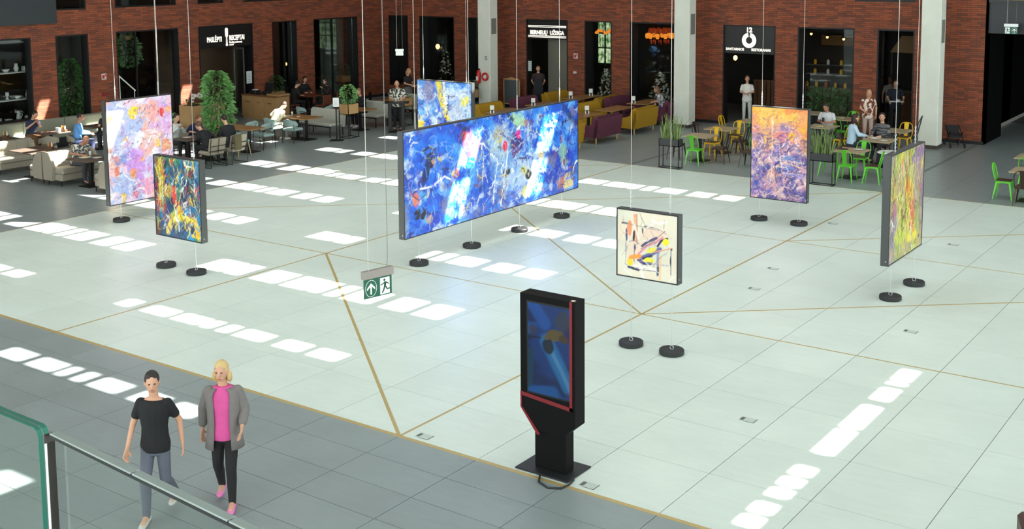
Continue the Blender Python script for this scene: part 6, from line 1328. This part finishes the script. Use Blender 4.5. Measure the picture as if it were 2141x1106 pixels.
# two women walking towards us
def held(name, label, cat, me_fn):
    """a thing held between both hands: a top-level object at its own place in the room"""
    def ex(t, k):
        c = (k['AR'][0][2] + k['AR'][1][2])/2; rot = Matrix.Rotation(t.rotation_euler.z, 3, 'Z')
        o = thing(name, label, cat, Vector(t.location) + rot @ c, t.rotation_euler.z)
        for pn, me in me_fn(): obj(pn, me, o)
    return ex
def spectacles(t, k):
    S, hc, hd = k['S'], k['hc'], k['hd']
    for s in (-1, 1): obj('spectacle_rim', smooth(MB().tube([hc + hd @ (Vector((s*.031 + .022*cos(a*pi/6), .100, .010 + .017*sin(a*pi/6)))*S) for a in range(12)], .0025, 5, closed=True).mesh('spectacle_rim', BLACK)), t)
    obj('spectacle_bridge', MB().tube([hc + hd @ (Vector((-.09, .0, .012))*S), hc + hd @ (Vector((-.053, .098, .012))*S), hc + hd @ (Vector((.053, .098, .012))*S), hc + hd @ (Vector((.09, .0, .012))*S)], .0025, 5).mesh('spectacle_bridge', BLACK), t)
person((-9.93, 7.38, 0), -58, 'walking woman in black T-shirt and grey leggings, short dark hair', h=1.58, top=(24, 24, 26), pants=(92, 96, 108), shoes=(200, 192, 184), hair=(38, 30, 28), sleeve='short', vox=.011, headturn=.35, nod=.1, scoop=.50,
       legs=[((-.08, 0, -.02), (-.09, -.02, -.44), (-.10, -.30, -.72)), ((.08, 0, -.02), (.085, .13, -.43), (.09, .12, -.815))], arms=[((-.245, -.10, .22), (-.27, -.10, -.04)), ((.235, .02, .22), (.25, .17, .0))], build=.95)
person((-9.6, 8.02, 0), -52, 'walking woman in pink top, grey cardigan and pink clogs, blond hair', h=1.57, top=(212, 84, 150), pants=(28, 26, 28), shoes=(226, 120, 180), hair=(206, 176, 120), hairst='wavy', sleeve='none', vox=.011, headturn=-.1, nod=.05, cardigan=(122, 116, 114), clog=True,
       legs=[((-.08, 0, -.02), (-.085, .12, -.43), (-.09, .14, -.815)), ((.08, 0, -.02), (.09, -.02, -.44), (.10, -.24, -.765))], arms=[((-.23, -.04, .22), (-.23, .14, .08)), ((.25, -.09, .22), (.27, -.10, -.03))], build=1.0)
FW = [((-.25, .12, .26), (-.14, .36, .22)), ((.25, .12, .26), (.14, .36, .22))]         # forearms on a table
UPH = [((-.24, .16, .26), (-.05, .28, .42)), ((.24, .16, .26), (.05, .28, .42))]       # hands to the mouth
DNAV = (40, 50, 74)
# left cafe
person((-32.75, 20.3, 0), 5, 'seated man in navy polo on the wall bench, eating', 'sit', 1.72, DNAV, (120, 84, 52), arms=UPH, lean=.3, nod=.25, hair=(34, 26, 22))
person((-30.55, 20.42, 0), 60, 'seated man in light blue shirt with glasses by the lilac painting', 'sit', 1.74, (104, 160, 222), (50, 58, 90), sleeve='long', arms=FW, lean=.15, headturn=-.5, hair=(34, 28, 24), skin=SKIN2, extra=spectacles)
person((-27.42, 18.3, 0), 5, 'bald man in plaid shirt leaning over his plate in the booth', 'sit', 1.74, (150, 150, 140), (60, 60, 66), arms=FW, lean=.5, nod=.3, bald=True, topm=pattern_mat('plaid', (60, 70, 84), (206, 200, 180), 16), build=1.1, skin=SKIN2)
person((-25.6, 18.45, 0), 180, 'seated person in dark navy with bare knees, half behind the lilac painting', 'sit', 1.76, (40, 40, 58), (44, 44, 52), arms=FW, lean=.45, nod=.3, hair=(60, 44, 34), shortpants=True, sleeve='long')
person((-31.15, 21.95, 0), 175, 'person in dark top reaching over plates behind the light blue shirt', 'sit', 1.66, (36, 34, 40), (50, 50, 58), arms=FW, lean=.35, hair=(50, 36, 30), hairst='long')
person((-28.1, 22.0, 0), 0, 'seated man in white shirt with hands to his mouth', 'sit', 1.74, (206, 212, 208), (40, 40, 46), arms=UPH, sleeve='long', lean=.2, hair=(36, 28, 24))
person((-28.1, 22.68, 0), 0, 'person in dark blue sweater with auburn hair at the group\'s table', 'sit', 1.66, (36, 44, 74), (40, 42, 52), arms=FW, sleeve='half', lean=.45, nod=.2, hair=(120, 70, 44))
person((-26.35, 21.85, 0), 178, 'man in black jacket bent low over the group\'s table', 'sit', 1.76, (26, 26, 30), (34, 34, 38), arms=FW, sleeve='long', lean=.65, nod=.1, hair=(96, 66, 48), build=1.08)
person((-26.35, 22.62, 0), 176, 'man in black jacket and dark hair sitting upright, back to us', 'sit', 1.78, (28, 28, 32), (34, 34, 38), arms=FW, sleeve='long', lean=.3, hair=(40, 28, 24), build=1.08)
person((-28.3, 26.12, 0), 85, 'person in white hooded jacket bent forward in the sun', 'sit', 1.74, (232, 222, 190), (128, 126, 116), (220, 216, 206), arms=FW, sleeve='long', lean=.6, nod=.35, hair=(60, 44, 34), build=1.15)
person((-32.2, 30.72, 0), 80, 'seated woman in black, left of three at the red-brown table', 'sit', 1.68, (24, 22, 24), (26, 24, 28), arms=FW, sleeve='half', lean=.3, hair=(30, 24, 24), nod=.2)
person((-33.0, 32.05, 0), 345, 'seated woman in black facing us with long dark hair', 'sit', 1.68, (26, 24, 28), (26, 24, 28), arms=FW, sleeve='long', lean=.15, hair=(34, 22, 20), hairst='long', nod=.15)
person((-31.6, 32.1, 0), 235, 'seated woman in black with a hand raised to her face', 'sit', 1.68, (34, 28, 28), (26, 24, 28), arms=UPH, sleeve='long', lean=.2, hair=(36, 24, 22), hairst='long')
person((-28.25, 30.32, 0), 262, 'seated woman in black beside the leafy oak planter', 'sit', 1.68, (24, 24, 26), (24, 24, 28), (230, 230, 230), arms=FW, sleeve='long', lean=.25, hair=(130, 100, 70), hairst='short')
person((-26.5, 30.15, 0), -54, 'bald man in black and white patterned shirt at the tall lectern', h=1.72, top=(120, 120, 116), pants=(40, 40, 44), arms=[((-.27, .06, .24), (-.12, .26, .14)), ((.27, .06, .24), (.12, .26, .14))], nod=.45, lean=.1, bald=True, topm=pattern_mat('zebra', (46, 50, 46), (214, 212, 200), 14), build=1.15, sleeve='half')
person((-29.3, 33.95, 0), 0, 'standing waitress with wavy blond hair writing an order', h=1.66, top=(30, 26, 28), pants=(60, 56, 58), hair=(170, 128, 88), hairst='wavy', arms=[((-.23, .04, .24), (-.08, .25, .16)), ((.23, .04, .24), (.10, .27, .18))], nod=.25, skirt=((96, 92, 92), -.4), extra=held('order_pad', 'white order pad held by the blond waitress', 'notepad', lambda: [('pad', MB().rbox(-.06, .06, .03, .18, .0, .012, .003).mesh('pad', WHITE)), ('pen', MB().cyl((.03, .08, .012), (.06, .06, .12), .004, n=6).mesh('pen', SATIN))]))
person((-25.5, 37.22, 0), -58, 'waitress in dark dress and apron standing at the middle door', h=1.68, top=(48, 34, 36), pants=(38, 28, 30), hair=(40, 28, 24), hairst='bun', skirt=((36, 34, 38), -.42), arms=[((-.25, -.06, .22), (-.16, -.16, .04)), ((.25, -.06, .22), (.16, -.16, .04))], apron=(28, 28, 32), build=1.08)
person((-19.62, 36.45, 0), 200, 'person in white and purple curled up on the plum sofa', 'sit', 1.66, (226, 226, 236), (70, 44, 120), arms=FW, sleeve='half', lean=.35, hair=(120, 88, 64), hairst='long', topm=pattern_mat('white_print', (228, 228, 236), (150, 146, 150), 9))
person((-17.15, 37.95, 0), -70, 'woman in white blouse and pale jeans under the ring sign', h=1.66, top=(226, 222, 214), pants=(196, 198, 190), shoes=(190, 186, 176), hair=(110, 76, 54), hairst='short', arms=[((-.23, .02, .24), (-.02, .21, .20)), ((.23, .02, .24), (.02, .22, .18))], headturn=.3)
# right cafe
tolix(-12.95, 34.62, 270, 'bronze', 'dark bronze metal chair under the man in the grey polo')
person((-12.95, 34.6, 0), 268, 'seated man in grey polo looking at his phone', 'sit', 1.76, (206, 208, 212), (90, 92, 100), arms=[((-.25, .12, .24), (-.06, .30, .24)), ((.25, .12, .24), (.06, .30, .24))], lean=.2, nod=.35, hair=(40, 30, 26), skin=SKIN2, build=1.08, extra=held('mobile_phone', 'dark phone in the hands of the man in the grey polo', 'phone', lambda: [('case', MB().rbox(-.04, .04, .06, .072, .0, .15, .005).mesh('case', SATIN)), ('display', MB().box(-.035, .035, .0585, .06, .01, .14).mesh('display', mat('phone_display', (60, 70, 84), .2)))]))
person((-12.2, 36.0, 0), -60, 'standing woman in brown and white zigzag blouse', h=1.66, top=(200, 170, 150), pants=(180, 160, 150), hair=(190, 140, 100), hairst='long', arms=[((-.26, -.05, .22), (-.24, .04, .0)), ((.25, .08, .22), (.10, .22, .10))], topm=pattern_mat('zigzag', (120, 60, 50), (232, 214, 196), 13, (1, 1, .45)), build=1.05, lean=.1)
tolix(-11.45, 32.3, 15, 'bronze', 'dark bronze metal chair under the light blue shirt')
person((-11.42, 32.35, 0), 40, 'seated woman in light blue shirt with dark bob, back to us', 'sit', 1.72, (186, 212, 232), (50, 52, 64), arms=FW, sleeve='long', lean=.1, hair=(52, 30, 26), hairst='long')
tolix(-10.75, 33.0, 268, 'bronze', 'dark bronze metal chair under the man in dark stripes')
person((-10.75, 33.0, 0), 262, 'seated man in dark striped top beyond the light blue shirt', 'sit', 1.74, (70, 68, 72), (40, 40, 46), arms=FW, sleeve='long', lean=.05, hair=(44, 32, 28), headturn=.4, topm=pattern_mat('dark_stripe', (50, 48, 50), (112, 110, 114), 5, (.3, .3, 5)))
person((-12.1, 38.35, 0), -68, 'man in dark shirt carrying a white tray in the right doorway', h=1.76, top=(36, 40, 52), pants=(30, 30, 34), hair=(50, 36, 30), arms=[((-.25, .04, .24), (-.20, .26, .16)), ((.25, .04, .24), (.20, .26, .16))], nod=.2, build=1.08, extra=held('serving_tray', 'white serving tray carried in the right doorway', 'tray', lambda: [('board', MB().rbox(-.23, .23, -.02, .27, .0, .02, .008).mesh('board', PLATE)), ('bowl', smooth(MB().lathe([(.04, .02), (.09, .07), (.08, .07), (.03, .03)], 14, (-.06, .12, 0)).mesh('bowl', PLATE)))]))
person((-12.9, 40.3, 0), 110, 'woman in grey top with long hair deep inside the right doorway', h=1.66, top=(150, 140, 134), pants=(40, 40, 44), hair=(90, 60, 44), hairst='long')
bpy.data.scenes.remove(TMPS)
